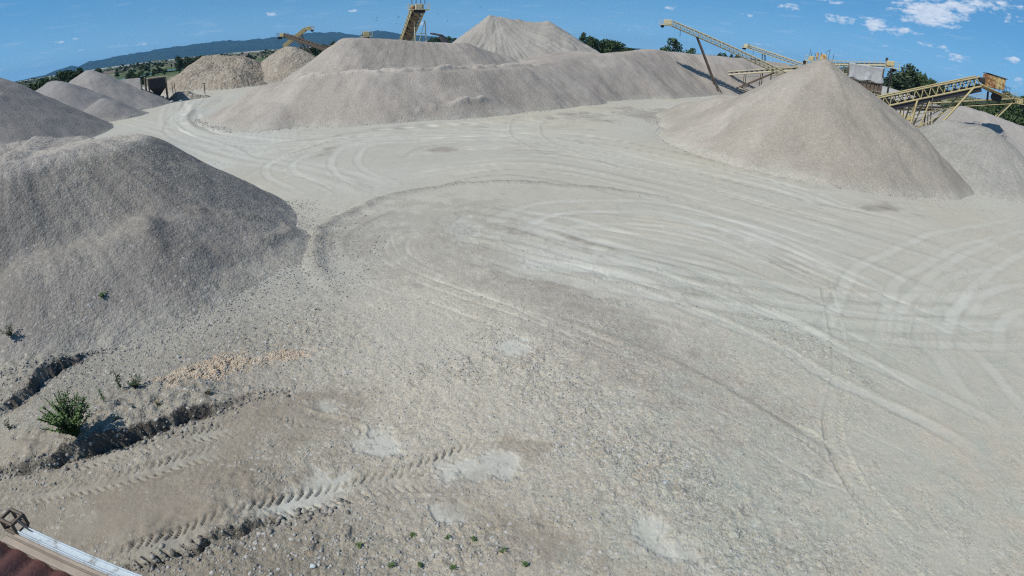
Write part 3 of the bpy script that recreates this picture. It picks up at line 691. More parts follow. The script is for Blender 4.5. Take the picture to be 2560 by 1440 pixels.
def build_ground():
    dep = np.concatenate([np.arange(62, 27, -.105), np.arange(27, 3.0, -.115), np.arange(3.0, .55, -.05)])
    r = CAM_H / np.tan(np.radians(dep))
    r = np.concatenate([np.linspace(.6, r[0] - .3, 8), r, np.geomspace(r[-1] * 1.05, 16000, 42)])
    az = np.concatenate([np.arange(-180, -68, 4.0), np.arange(-68, -54, .22), np.arange(-54, 54, .125), np.arange(54, 68, .22), np.arange(68, 180, 4.0)])
    RR, AA = np.meshgrid(r, np.radians(az), indexing='ij')
    X, Y = (RR * np.sin(AA)).ravel(), (RR * np.cos(AA)).ravel()
    n = len(X)
    Z = np.zeros(n); tint = np.tile(C_BASE, (n, 1)).astype(float); rough = np.full(n, .4)
    D = np.hypot(X, Y); i = np.nonzero(D < 330)[0]
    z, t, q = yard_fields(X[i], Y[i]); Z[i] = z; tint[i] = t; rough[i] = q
    # the plain beyond the pit: meadow, scrub, ploughed and stubble fields
    f1 = fbm(X / 90, Y / 90, 4, 101); f2 = fbm(X / 420 + 9, Y / 700, 3, 103); f3 = fbm(X / 25, Y / 25, 3, 105)
    green = np.array((.070, .105, .040)); olive = np.array((.12, .13, .06)); soil = np.array((.17, .125, .095)); stub = np.array((.36, .33, .25))
    c = green * (1 - sst(.45, .6, f1))[:, None] + olive * sst(.45, .6, f1)[:, None]
    k = sst(.60, .68, f3 * .5 + f1 * .5)[:, None]; c = c * (1 - k) + stub * k
    k = (sst(700, 1100, D) * sst(.42, .5, f2))[:, None]; c = c * (1 - k) + soil * k
    k = (sst(2600, 3400, D) * sst(.40, .5, fbm(X / 2500, Y / 900, 3, 107)))[:, None]; c = c * (1 - k) + stub * k
    edge = sst(205, 300, D + (fbm(X / 30, Y / 30, 3, 111) - .5) * 60)[:, None]
    tint = tint * (1 - edge) + c * edge
    Z += (fbm(X / 60, Y / 60, 3, 113) - .5) * 1.2 * sst(250, 500, D) - .6 * sst(250, 500, D)
    nr, na = len(r), len(az)
    I = np.arange(n).reshape(nr, na)
    a, b = I[:-1, :], I[1:, :]
    F = np.stack([a, b, np.roll(b, -1, 1), np.roll(a, -1, 1)], -1)[..., ::-1].reshape(-1, 4)
    me = np_mesh('ground', np.stack([X, Y, Z], 1), F, M['ground'], True)
    attr(me, 'tint', tint); attr(me, 'rough', rough)
    tag(mobj('ground', me), kind='structure')
build_ground()

def pile_height(X, Y, prims, k):
    z = np.full(X.shape, -50.0)
    for pts, r0, s in prims:
        pts = [np.array(p, float) for p in pts]
        if len(pts) == 1: pts = pts * 2
        best = np.full(X.shape, -50.0)
        for a, b in zip(pts[:-1], pts[1:]):
            d = b[:2] - a[:2]; L2 = max(1e-9, d @ d)
            t = np.clip(((X - a[0]) * d[0] + (Y - a[1]) * d[1]) / L2, 0, 1)
            dist = np.hypot(X - a[0] - t * d[0], Y - a[1] - t * d[1])
            e = np.sqrt(np.maximum(dist - r0, 0) ** 2 + k * k) - k          # rounded crest
            e = np.where(dist > r0, e, 0)
            best = np.maximum(best, a[2] + (b[2] - a[2]) * t - s * e)
        m = np.abs(z - best)
        z = np.maximum(z, best) + np.where(m < k, (k - m) ** 2 / (4 * k), 0) * .6
    return z

PILES = []
def make_pile(name, label, prims, bounds, res, mat, col, col2=None, rough=.6, k=.5, lump=.25, seed=1, gully=0, gcen=None,
              gl_n=30, micro=.03, extra=None, warp=.8, cat='gravel pile', group='gravel stockpiles'):
    x0, x1, y0, y1 = bounds; PILES.append((prims, k, bounds))
    xs = np.arange(x0, x1 + res, res); ys = np.arange(y0, y1 + res, res)
    X, Y = np.meshgrid(xs, ys, indexing='ij')
    wx = (fbm(X / 5, Y / 5, 3, seed) - .5) * 2 * warp; wy = (fbm(X / 5 + 40, Y / 5, 3, seed + 5) - .5) * 2 * warp
    z = pile_height(X + wx, Y + wy, prims, k)
    hgt = np.clip(z, 0, 3) / 3
    z = z + (fbm(X / 3.5, Y / 3.5, 4, seed + 9) - .5) * lump * (.3 + hgt) + (fbm(X / .8, Y / .8, 3, seed + 19) - .5) * micro * 3
    # slides down the slope: long shallow runnels that follow the fall line
    gy, gx = np.gradient(z, res, res)[1], np.gradient(z, res, res)[0]
    ang = np.arctan2(Y - y0 - (y1 - y0) * .5, X - x0 - (x1 - x0) * .5) if gcen is None else np.arctan2(Y - gcen[1], X - gcen[0])
    run = fbm(ang * gl_n, np.hypot(X - (gcen or (0, 0))[0], Y - (gcen or (0, 0))[1]) / 14, 4, seed + 31)
    if gully:
        rid = 1 - np.abs(2 * fbm(ang * gl_n, z / 9 + fbm(X / 3, Y / 3, 2, 4), 4, seed + 33) - 1) ** .7
        z = z - gully * rid * hgt * sst(0, 2.5, z)
    slide = sst(.50, .72, run)
    z = z + (run - .5) * .15 * np.clip(hgt, 0, 1) * (0 if gully else 1)
    tone = np.zeros(X.shape)
    if extra is not None:
        z, tone = extra(X, Y, z)
    foot = 1 - sst(.0, .9, z)
    T = np.array(col)[None, None, :] * (1 + (fbm(X / 4, Y / 4, 4, seed + 41) - .5)[..., None] * .22)
    c2 = np.array(col2 if col2 is not None else [c * 1.08 for c in col])
    kk = (slide * .38 + sst(.52, .7, fbm(X / 6 + 3, Y / 6, 4, seed + 51)) * .6)[..., None].clip(0, 1)
    T = T * (1 - kk) + c2 * kk * (1 + (fbm(X / 4, Y / 4, 4, seed + 41) - .5)[..., None] * .2)
    T = T * (1 - .5 * foot[..., None]) + C_BASE * (.76 if seed == 3 else .92) * .5 * foot[..., None]
    T = T * (1 + tone[..., None])
    T = T * (1 + (run - .5)[..., None] * .08)
    Rg = rough * (.75 + .5 * fbm(X / 2.5, Y / 2.5, 3, seed + 61)) - .25 * slide * rough
    z = z + (foot > .5) * (fbm(X / .9, Y / .9, 3, seed + 71) - .5) * .18
    V = np.stack([X, Y, np.maximum(z, -.6)], -1).reshape(-1, 3)
    nx, ny = X.shape
    I = np.arange(nx * ny).reshape(nx, ny)
    keep = z > -.45
    q = keep[:-1, :-1] | keep[1:, :-1] | keep[1:, 1:] | keep[:-1, 1:]
    F = np.stack([I[:-1, :-1], I[1:, :-1], I[1:, 1:], I[:-1, 1:]], -1)[q]
    used = np.zeros(len(V), bool); used[F.ravel()] = True
    mp = np.cumsum(used) - 1
    V, F = V[used], mp[F]
    me = np_mesh(name, V, F, mat, True)
    attr(me, 'tint', T.reshape(-1, 3)[used]); attr(me, 'rough', np.clip(Rg, .05, 1.5).reshape(-1)[used])
    o = mobj(name, me)
    return tag(o, label, cat, group)

GREY = (.305, .280, .252); GREYD = (.265, .248, .232); LIGHT = (.33, .315, .285); TAN = (.33, .285, .225); BRN = (.305, .255, .195)

# near left: crushed stone stockpile with a flat driven top
def near_extra(X, Y, z):
    # lip of loose stones on the rim of the driven top, and the dug out bite at the toe
    tone = np.zeros(X.shape)
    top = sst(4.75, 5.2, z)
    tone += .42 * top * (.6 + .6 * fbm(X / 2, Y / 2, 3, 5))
    for ln in (([(-15.0, 21.6), (-13.0, 23.4), (-11.4, 24.9), (-10.7, 24.3), (-10.9, 22.9), (-11.6, 21.4)], .16, .35),
               ([(-15.6, 20.5), (-14.3, 18.6), (-12.6, 19.8), (-11.0, 21.3)], .10, .5)):
        i, sd, al, L = curve_field(X.ravel(), Y.ravel(), ln[0], 1.4)
        if len(i):
            m = np.exp(-(sd / ln[2]) ** 2) * sst(0, 1, al) * sst(0, 1, L - al) * (.5 + vn(al * 2, al * 0, 3))
            zz = z.ravel(); zz[i] += ln[1] * m; tt = tone.ravel(); tt[i] -= .12 * m
            z = zz.reshape(X.shape); tone = tt.reshape(X.shape)
    s_, t_ = X * .55 + Y * .83, X * .83 - Y * .55
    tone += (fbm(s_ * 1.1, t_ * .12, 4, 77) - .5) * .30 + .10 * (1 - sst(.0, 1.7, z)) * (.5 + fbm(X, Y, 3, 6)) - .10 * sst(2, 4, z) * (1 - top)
    z = z + .05 * (vn(X * 3, Y * 3, 5) - .5) + .035 * (vn(X * 7, Y * 7, 15) - .5)
    return z, tone
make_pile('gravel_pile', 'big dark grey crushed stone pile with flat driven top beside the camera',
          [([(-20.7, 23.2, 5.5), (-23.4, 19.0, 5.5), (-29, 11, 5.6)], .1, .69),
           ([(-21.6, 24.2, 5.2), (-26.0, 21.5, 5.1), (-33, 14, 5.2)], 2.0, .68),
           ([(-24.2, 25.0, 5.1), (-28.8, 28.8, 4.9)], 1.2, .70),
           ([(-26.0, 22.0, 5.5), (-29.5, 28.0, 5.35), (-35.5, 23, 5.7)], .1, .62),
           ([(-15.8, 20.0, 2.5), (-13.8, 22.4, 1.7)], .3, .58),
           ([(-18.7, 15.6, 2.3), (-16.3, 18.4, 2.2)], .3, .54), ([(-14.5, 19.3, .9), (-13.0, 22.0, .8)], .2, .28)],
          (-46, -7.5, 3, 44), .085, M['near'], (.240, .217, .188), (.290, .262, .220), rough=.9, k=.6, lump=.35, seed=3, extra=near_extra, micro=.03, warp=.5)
make_pile('gravel_pile', 'grey stockpile rising out of frame behind the dark flat topped pile',
          [([(-78.5, 59, 13.8), (-90, 52, 15)], .4, .64)], (-112, -50, 30, 88), .25, M['pile'], (.262, .236, .210), (.290, .262, .232), rough=.5, seed=13, k=1.0, lump=.3)

# cluster by the hopper
make_pile('gravel_pile', 'tallest grey cone in the small cluster left of the steel hopper',
          [([(-86, 98, 8.9)], .2, .58)], (-106, -66, 78, 118), .25, M['pile'], GREY, rough=.4, seed=23, k=.8)
make_pile('gravel_pile', 'left rounded cone of the small cluster, in front of dark trees',
          [([(-87, 89, 7.9), (-84.5, 88, 7.6)], .3, .56)], (-106, -68, 70, 108), .25, M['pile'], GREYD, GREY, rough=.4, seed=29, k=1.0)
def wall_cut(X, Y, z):
    return np.where((X + 76.9) * .81 + (Y - 103.6) * .59 > 0, -2.0, z), np.zeros(X.shape)
make_pile('gravel_pile', 'flat crested grey pile ending at the concrete wall next to the hopper',
          [([(-84.5, 101.5, 6.1), (-79.0, 106.0, 5.7), (-77, 107.5, 5.4)], .8, .62)], (-98, -70, 86, 120), .16, M['pile'], GREY, rough=.4, seed=37, k=.5, extra=wall_cut)
make_pile('gravel_pile', 'low grey pile at the front right foot of the small cluster',
          [([(-71.5, 84.0, 3.7), (-73.5, 87, 3.4)], .2, .55), ([(-70, 85, 2.3), (-66.5, 87, .8)], .2, .45)], (-84, -60, 72, 98), .16, M['pile'], GREYD, (.25, .23, .21), rough=.5, seed=41, k=.6)
make_pile('dirt_heap', 'small trapezoid heap of dirt and rubble right of the hopper',
          [([(-71.8, 110.0, 1.9), (-70.6, 111.2, 1.7)], .3, .7), ([(-69, 110.5, 1.0), (-66.5, 111, .5)], .3, .5)], (-77, -62, 104, 118), .12, M['soil'], TAN, GREY, rough=.9, seed=43, k=.25, cat='dirt heap', group=None, lump=.4)

# brown pit-run heaps
def clod_extra(X, Y, z):
    z = z + .6 * (fbm(X / 3.0, Y / 3.0, 5, 91, .62) - .5) * sst(0, 2, z) + .35 * np.abs(fbm(X / 1.1, Y / 1.1, 4, 95) - .5)
    return z, (fbm(X / 1.6, Y / 1.6, 4, 97) - .5) * .35
make_pile('dirt_pile', 'rough brown heap of clods and pit soil left of the twin conveyors',
          [([(-92.5, 156, 6.3), (-87, 149, 8.5), (-77, 150, 7.7)], .8, .60), ([(-84, 142, 4.5), (-74, 140, 4.8)], .6, .6), ([(-99, 150, 3.5)], .2, .55)],
          (-112, -52, 126, 172), .28, M['soil'], BRN, TAN, rough=1.0, seed=51, k=.6, extra=clod_extra, lump=1.0, cat='dirt pile', group='brown soil heaps')
make_pile('dirt_pile', 'smooth tan brown cone under the twin conveyors',
          [([(-66, 158, 9.4), (-63.5, 157, 9.2)], .3, .58)], (-88, -44, 136, 180), .28, M['soil'], TAN, BRN, rough=.7, seed=57, k=.8, lump=.5, cat='dirt pile', group='brown soil heaps')

# long middle stockpile with its loader bench
def mid_extra(X, Y, z):
    tone = np.zeros(X.shape)
    for ln, h, w in (([(-36, 73.5), (-27, 72.8), (-18, 74.0), (-8, 82.0), (2, 92)], .35, .5),
                     ([(-34, 71.5), (-26, 70.2), (-17, 71.5), (-8, 79)], .28, .35),
                     ([(-16, 73.0), (-12, 75.0), (-6, 81.5), (4, 91), (12, 99)], .35, .45),
                     ([(-17, 61.2), (-14.6, 62.5)], .15, .25), ([(-12.5, 64.4), (-7, 69), (-3, 73.5)], .3, .35)):
        i, sd, al, L = curve_field(X.ravel(), Y.ravel(), ln, 2.5)
        if len(i):
            wob = (fbm(al / 2.0, al * 0, 3, 3) - .5) * 1.2
            m = np.exp(-((sd + wob) / w) ** 2) * sst(0, 2, al) * sst(0, 2, L - al) * sst(.12, .5, fbm(al / 2.5, al * 0, 3, 9))
            zz = z.ravel().copy(); zz[i] += h * m * 1.5; tt = tone.ravel(); tt[i] += .28 * m
            z = zz.reshape(X.shape); tone = tt.reshape(X.shape)
    return z, tone
make_pile('gravel_pile', 'long grey gravel stockpile in the middle with a loader bench halfway up',
          [([(-24.6, 82.6, 10.0), (-20.5, 85.0, 9.7), (-14.0, 88.5, 9.0), (-9.5, 91.5, 8.8)], .8, .68),
           ([(-9.5, 92, 8.8), (-3.0, 96.5, 7.0)], .6, .66),
           ([(-33.5, 75.5, 4.0), (-26.0, 73.0, 5.0), (-19.0, 72.0, 5.2), (-12.5, 75.5, 5.2), (-5, 83.5, 5.2), (3, 93, 5.5)], 2.4, .64),
           ([(-36, 74.5, 3.2), (-39, 74.8, 1.8)], .5, .38), ([(-29, 66, 2.2), (-33, 69, 2.2)], .2, .40)],
          (-54, 20, 52, 116), .18, M['pile'], (.325, .285, .240), (.372, .332, .282), rough=.55, k=.7, lump=.28, seed=61, extra=mid_extra, gcen=(-18, 98), gl_n=22)
make_pile('gravel_pile', 'broad curved stockpile wall of pinkish grey gravel at the far end of the yard',
          [([(3, 97, 5.6), (9, 108.5, 6.6), (19, 117, 7.6), (30, 134, 9.0), (33, 141, 9.0)], 1.0, .62),
           ([(33, 142, 9.0), (54, 150.5, 9.0), (80, 166, 9.4)], 1.0, .60),
           ([(5, 106, 6.0), (14, 124, 7.6)], 4.0, .6)],
          (-12, 82, 80, 190), .26, M['pile'], (.328, .287, .242), (.368, .326, .278), rough=.5, k=1.6, lump=.35, seed=67, gcen=(30, 160), gl_n=26)
make_pile('sand_pile', 'tallest wet sand pile with rain rills, two tops, behind the middle stockpile',
          [([(-6.9, 141.5, 16.0), (-4.5, 142.0, 15.7)], .1, .78), ([(-4.5, 142.5, 15.6), (2, 143, 14.9), (6.0, 143.5, 14.7)], .5, .64), ([(6.8, 143.5, 15.2)], .1, .60), ([(10, 142, 12.6), (16, 140, 9.5)], .5, .58)],
          (-38, 44, 106, 182), .24, M['pile'], (.300, .276, .238), (.36, .335, .290), rough=.35, k=.35, lump=.4, seed=71, gully=.75, gcen=(-6, 142.5), gl_n=14, warp=.5, cat='sand pile', group=None)
make_pile('gravel_pile', 'pale distant stockpile showing behind the conveyors and the screening plant',
          [([(82, 176, 8.0), (100, 170, 9.0)], 1.5, .6)], (60, 124, 148, 200), .45, M['pile'], LIGHT, rough=.3, seed=73, k=1.5)
make_pile('gravel_pile', 'pale gravel mound below the right tree clump behind the screening plant',
          [([(96, 133, 7.4), (106, 118, 4.8)], 1.0, .5)], (74, 128, 98, 156), .35, M['pile'], LIGHT, rough=.35, seed=79, k=1.5)

# right cone
def right_extra(X, Y, z):
    tone = np.zeros(X.shape)
    for ln, h, w in (([(31, 57.6), (27.5, 59.0), (24, 58.3), (21.6, 53.5), (19.0, 49.5)], .12, .35), ([(26.5, 46.5), (24.2, 45.2), (22.5, 46.5)], .15, .3), ([(34.5, 44.2), (38.5, 44.0), (40.4, 45.4), (39.6, 49)], .14, .3),
                     ([(30, 66), (33, 62.5), (34.5, 58.5)], .1, .3)):
        i, sd, al, L = curve_field(X.ravel(), Y.ravel(), ln, 2.0)
        if len(i):
            m = np.exp(-((sd + (fbm(al, al * 0, 3, 3) - .5) * .6) / w) ** 2) * sst(0, 2, al) * sst(0, 2, L - al)
            zz = z.ravel().copy(); zz[i] += h * m; tt = tone.ravel(); tt[i] -= .07 * m
            z = zz.reshape(X.shape); tone = tt.reshape(X.shape)
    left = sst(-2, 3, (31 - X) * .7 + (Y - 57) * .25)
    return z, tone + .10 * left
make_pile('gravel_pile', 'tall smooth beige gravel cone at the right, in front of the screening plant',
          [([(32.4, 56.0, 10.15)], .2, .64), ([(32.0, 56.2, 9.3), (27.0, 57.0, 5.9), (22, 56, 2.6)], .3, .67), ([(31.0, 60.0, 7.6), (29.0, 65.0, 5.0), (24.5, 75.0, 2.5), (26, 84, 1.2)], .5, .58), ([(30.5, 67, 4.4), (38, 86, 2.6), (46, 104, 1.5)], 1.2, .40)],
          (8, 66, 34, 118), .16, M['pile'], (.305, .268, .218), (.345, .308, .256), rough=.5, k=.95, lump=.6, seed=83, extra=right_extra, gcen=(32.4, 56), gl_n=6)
make_pile('gravel_pile', 'grey mound at the right edge in front of the nearer stacker conveyor',
          [([(50.8, 54.6, 6.0), (52.3, 53.4, 6.15)], .6, .56), ([(47, 57, 2.9)], .3, .5)], (32, 78, 30, 76), .18, M['pile'], (.285, .268, .230), (.315, .298, .258), rough=.6, k=.9, lump=.5, seed=89)
make_pile('gravel_pile', 'second mound at the right edge, under the conveyor head and its shadow',
          [([(72.0, 75.5, 7.3), (79, 71.0, 6.2)], 1.0, .55), ([(65, 75, 4.4), (72, 76, 6.4)], .5, .55)], (44, 104, 50, 108), .25, M['pile'], (.300, .275, .245), rough=.45, k=1.2, lump=.4, seed=93)

# ------------------------------------------------------------------ steelwork helpers
_UNIT = {}
def unit_box(mat):
    if mat.name not in _UNIT:
        V = [(x, y, z) for x in (-.5, .5) for y in (-.5, .5) for z in (-.5, .5)]
        F = [(0, 1, 3, 2), (4, 6, 7, 5), (0, 4, 5, 1), (2, 3, 7, 6), (0, 2, 6, 4), (1, 5, 7, 3)]
        _UNIT[mat.name] = np_mesh('bar_' + mat.name, V, F, mat)
    return _UNIT[mat.name]
def frame(p, q, up=(0, 0, 1)):
    p, q = Vector(p), Vector(q); t = (q - p).normalized(); u = Vector(up)
    s = t.cross(u)
    if s.length < 1e-3: s = t.cross(Vector((1, 0, 0)))
    s.normalize(); n = s.cross(t)
    return t, s, n
def bar(root, name, p, q, w, h, mat, up=(0, 0, 1), loc=None):
    """a straight steel member between two world points, a part of root"""
    p, q = Vector(p), Vector(q); t, s, n = frame(p, q, up); L = (q - p).length; c = (p + q) / 2
    o = bpy.data.objects.new(name, unit_box(mat))
    base = root.location if root.parent is None else root.parent.location
    m = Matrix(((t.x * L, s.x * w, n.x * h, c.x), (t.y * L, s.y * w, n.y * h, c.y), (t.z * L, s.z * w, n.z * h, c.z), (0, 0, 0, 1)))
    link(o, root)
    if root.parent is None:
        o.matrix_basis = Matrix.Translation(-root.location) @ m
    else:
        o.matrix_basis = root.matrix_basis.inverted() @ Matrix.Translation(-base) @ m
    return o
def drum(root, name, c, axis, r, w, mat, seg=20, hole=0):
    t = Vector(axis).normalized(); _, s, n = frame((0, 0, 0), t)
    V = []; F = []
    for k in range(seg):
        a = 2 * math.pi * k / seg
        for sx in (-.5, .5):
            V.append(tuple(Vector(c) - root.location + t * w * sx + (s * math.cos(a) + n * math.sin(a)) * r))
    for k in range(seg):
        j = (k + 1) % seg; F.append((2 * k, 2 * j, 2 * j + 1, 2 * k + 1))
    me = bpy.data.meshes.new(name); me.from_pydata(V, [], F + [tuple(range(0, 2 * seg, 2))[::-1], tuple(range(1, 2 * seg, 2))]); me.materials.append(mat)
    return mobj(name, me, root)
def box(root, name, c, t, s, n, dims, mat, bevel=.03):
    """bevelled box part with axes t, s, n"""
    import bmesh
    bm = bmesh.new(); bmesh.ops.create_cube(bm, size=1)
    for v in bm.verts: v.co = Vector((v.co.x * dims[0], v.co.y * dims[1], v.co.z * dims[2]))
    if bevel: bmesh.ops.bevel(bm, geom=list(bm.edges), offset=bevel, segments=1, affect='EDGES')
    cc = Vector(c) - root.location
    for v in bm.verts: v.co = cc + Vector(t) * v.co.x + Vector(s) * v.co.y + Vector(n) * v.co.z
    me = bpy.data.meshes.new(name); bm.to_mesh(me); bm.free(); me.materials.append(mat)
    return mobj(name, me, root)

def truss_run(root, A, B, w, h, panels, mat, th=.09, braces='zig', deck=True, beltcol='rubber', sag=True, both=True, style=0):
    """lattice conveyor gallery from A to B (A, B: middle of the bottom chords)"""
    A, B = Vector(A), Vector(B); t, s, n = frame(A, B); up = (0, 0, 1)
    for sd in (-1, 1):
        o = s * sd * w / 2
        bar(root, 'bottom_chord', A + o, B + o, th, th * 1.5, mat)
        bar(root, 'top_chord', A + o + n * h, B + o + n * h, th, th * 1.3, mat)
        if not both and sd > 0: continue
        for i in range(panels):
            a = A.lerp(B, i / panels); b = A.lerp(B, (i + 1) / panels); m = (a + b) / 2
            if braces == 'zig':
                bar(root, 'brace', a + o, m + o + n * h, th * .7, th * .7, mat); bar(root, 'brace', m + o + n * h, b + o, th * .7, th * .7, mat)
            elif braces == 'n':
                bar(root, 'brace', a + o, b + o + n * h, th * .6, th * .6, mat); bar(root, 'upright', a + o, a + o + n * h, th * .6, th * .6, mat)
    for i in range(0, panels + 1, 2):
        a = A.lerp(B, i / panels); bar(root, 'cross_tie', a - s * w / 2, a + s * w / 2, th * .8, th * .8, mat)
    if deck:
        bar(root, 'belt', A + n * (h * .82), B + n * (h * .82), w * .8, .06, M[beltcol])
        bar(root, 'return_belt', A + n * (.12), B + n * (.12), w * .72, .05, M[beltcol])
    return t, s, n

def railing(root, pts, h, mat, posts=5, th=.045):
    for a, b in zip(pts[:-1], pts[1:]):
        a, b = Vector(a), Vector(b); u = Vector((0, 0, h))
        bar(root, 'handrail', a + u, b + u, th, th, mat); bar(root, 'handrail', a + u * .5, b + u * .5, th * .8, th * .8, mat)
        for i in range(posts + 1):
            p = a.lerp(b, i / posts); bar(root, 'rail_post', p, p + u, th, th, mat)

def head_end(root, B, t, s, n, w, mat, rail=True, L=2.0, hh=1.1, boxmat=None, pulley=True, bw=1.05):
    """discharge end: drive cover, platform with handrails, head pulley, scraper"""
    B = Vector(B); th_ = Vector((t.x, t.y, 0)).normalized(); z = Vector((0, 0, 1))
    c = B + th_ * (L * .5) + z * .1
    box(root, 'head_platform', c, th_, s, z, (L * 1.5, w * 1.7, .14), mat)
    box(root, 'drive_cover', c + z * (hh * .5 + .08) - th_ * .2, th_, s, z, (L * .8, w * bw, hh), boxmat or mat, .05)
    if pulley: drum(root, 'head_pulley', c + th_ * (L * .45) - z * .25, s, .38, w * .95, M['rubber'])
    if rail:
        e = c + z * .07
        for sd in (-1, 1):
            railing(root, [e + s * sd * w * .84 - th_ * L * .75, e + s * sd * w * .84 + th_ * L * .75], 1.0, mat, 4)
        railing(root, [e - s * w * .84 + th_ * L * .75, e + s * w * .84 + th_ * L * .75], 1.0, mat, 3)

# --- nearer stacker on the right
def right_stacker():
    K0, K1 = Vector((46.5, 72.4, 3.55)), Vector((64.6, 67.2, 10.75))
    r = thing('stacker_conveyor', 'large faded yellow lattice stacker conveyor on braced legs at the right', 'conveyor', (56, 70, 0))
    t, s, n = truss_run(r, K0, K1, 1.5, 1.35, 17, M['yellow'], .155)
    # side skirts of the lower, closed return side
    for sd in (-1, 1):
        bar(r, 'skirt_plate', K0 + s * sd * .62 - n * .42, K1 + s * sd * .62 - n * .42, .05, .72, M['dark'])
    for i in range(22):
        p = K0.lerp(K1, (i + .5) / 22) + n * 1.15
        bar(r, 'idler', p - s * .7, p + s * .7, .12, .12, M['dark'])
    B = K1; th_ = Vector((t.x, t.y, 0)).normalized(); z = Vector((0, 0, 1))
    # the head section turns level and carries the rusty guard panel
    H2 = B + th_ * 4.3 - z * .9 + n * .3
    for sd in (-1, 1):
        bar(r, 'head_beam', B + s * sd * .75 + n * .2, H2 + s * sd * .75 - z * .1, .14, .35, M['yellow'])
        bar(r, 'walkway', B + s * sd * 1.15 + n * .15, H2 + s * sd * 1.15, .75, .09, M['yellow'])
        railing(r, [B + s * sd * 1.5 + n * .2, H2 + s * sd * 1.5 + z * .05], 1.15, M['dark'], 5)
    railing(r, [H2 - s * 1.5 + z * .05, H2 + s * 1.5 + z * .05], 1.15, M['dark'], 3)
    box(r, 'guard_panel', B + th_ * 2.2 + z * 1.0 - s * -.0, th_, s, z, (3.0, 1.5, 1.75), M['rustpatch'], .05)
    bar(r, 'guard_roof', B + th_ * .7 + z * 2.0, B + th_ * 3.9 + z * 1.75, 1.75, .07, M['dark'])
    box(r, 'drive_motor', B + th_ * .2 + z * .9, th_, s, z, (.8, .9, .7), M['dark'], .08)
    drum(r, 'head_pulley', B + th_ * 3.1 - z * 1.0, s, .62, 1.15, M['rubber'])
    bar(r, 'scraper_arm', B + th_ * 1.6 - z * .5, B + th_ * 1.75 - z * 1.75, .15, .25, M['dark'])
    bar(r, 'hanger', B + th_ * 3.0 - z * .3, B + th_ * 3.1 - z * 1.0, .08, .1, M['dark'])
    # legs
    F1 = K0.lerp(K1, .50); F2 = K0.lerp(K1, .93)
    feet = Vector((53.6, 68.9, 0))
    for sd in (-1, 1):
        o = s * sd * .95; of = s * sd * 1.5
        bar(r, 'leg', F1 + o, Vector((F1.x, F1.y, 0)) - th_ * 1.0 + of, .22, .22, M['yellow'])
        bar(r, 'leg', F2 + o, Vector((F1.x, F1.y, 0)) + th_ * .9 + of, .24, .24, M['yellow'])
        a = F1.lerp(Vector((F1.x, F1.y, 0)) - th_ * 1.0, .0) + o
        pts = [(Vector((F1.x, F1.y, 0)) - th_ * 1.0 + of).lerp(F1 + o, k) for k in (0, .35, .7, 1)]
        qts = [(Vector((F1.x, F1.y, 0)) + th_ * .9 + of).lerp(F2 + o, k) for k in (.08, .4, .7, .95)]
        for k in range(3):
            bar(r, 'leg_brace', pts[k], qts[min(k + 1, 3)] if k < 2 else qts[2], .1, .1, M['yellow'])
        bar(r, 'leg_brace', qts[1], pts[1], .1, .1, M['yellow']); bar(r, 'leg_brace', qts[2], pts[2], .1, .1, M['yellow'])
        m_ = F1 + o + th_ * 1.6 + Vector((0, 0, -.2))
        bar(r, 'leg', F1 + o + th_ * 1.9 + n * 0.1, Vector((F1.x, F1.y, 0)) + th_ * .2 + of * .9, .18, .18, M['yellow'])
    a1 = Vector((F1.x, F1.y, 0)) - th_ * 1.0; a2 = Vector((F1.x, F1.y, 0)) + th_ * .9
    for a_ in (a1, a2):
        bar(r, 'axle_beam', a_ - s * 1.5 + z * .3, a_ + s * 1.5 + z * .3, .18, .2, M['yellow'])
        bar(r, 'leg_brace', a_ - s * 1.5 + z * .3, F1 + s * .95, .09, .09, M['yellow'])
        bar(r, 'leg_brace', a_ + s * 1.5 + z * .3, F1 - s * .95, .09, .09, M['yellow'])
    for k in (.12, .3, .7, .84):
        p_ = K0.lerp(K1, k)
        bar(r, 'outrigger', p_ - s * .75 - n * .1, p_ - s * 1.35 + n * .5, .08, .08, M['yellow'])
    bar(r, 'cable_tray', K0 - s * .95 + n * .55, K1 - s * .95 + n * .55, .12, .1, M['dark'])
    for k in (.25, .62):
        p_ = K0.lerp(K1, k)
        for sd in (-1, 1):
            bar(r, 'leg', p_ + s * sd * .8, Vector((p_.x + .6, p_.y, 0)) + s * sd * 1.3, .16, .16, M['rust'])
        bar(r, 'leg_brace', p_ - s * .8, Vector((p_.x + .6, p_.y, 0)) + s * 1.3, .09, .09, M['rust'])
    # chute hanging under the tail, lower dark transfer conveyor
    return r
right_stacker()

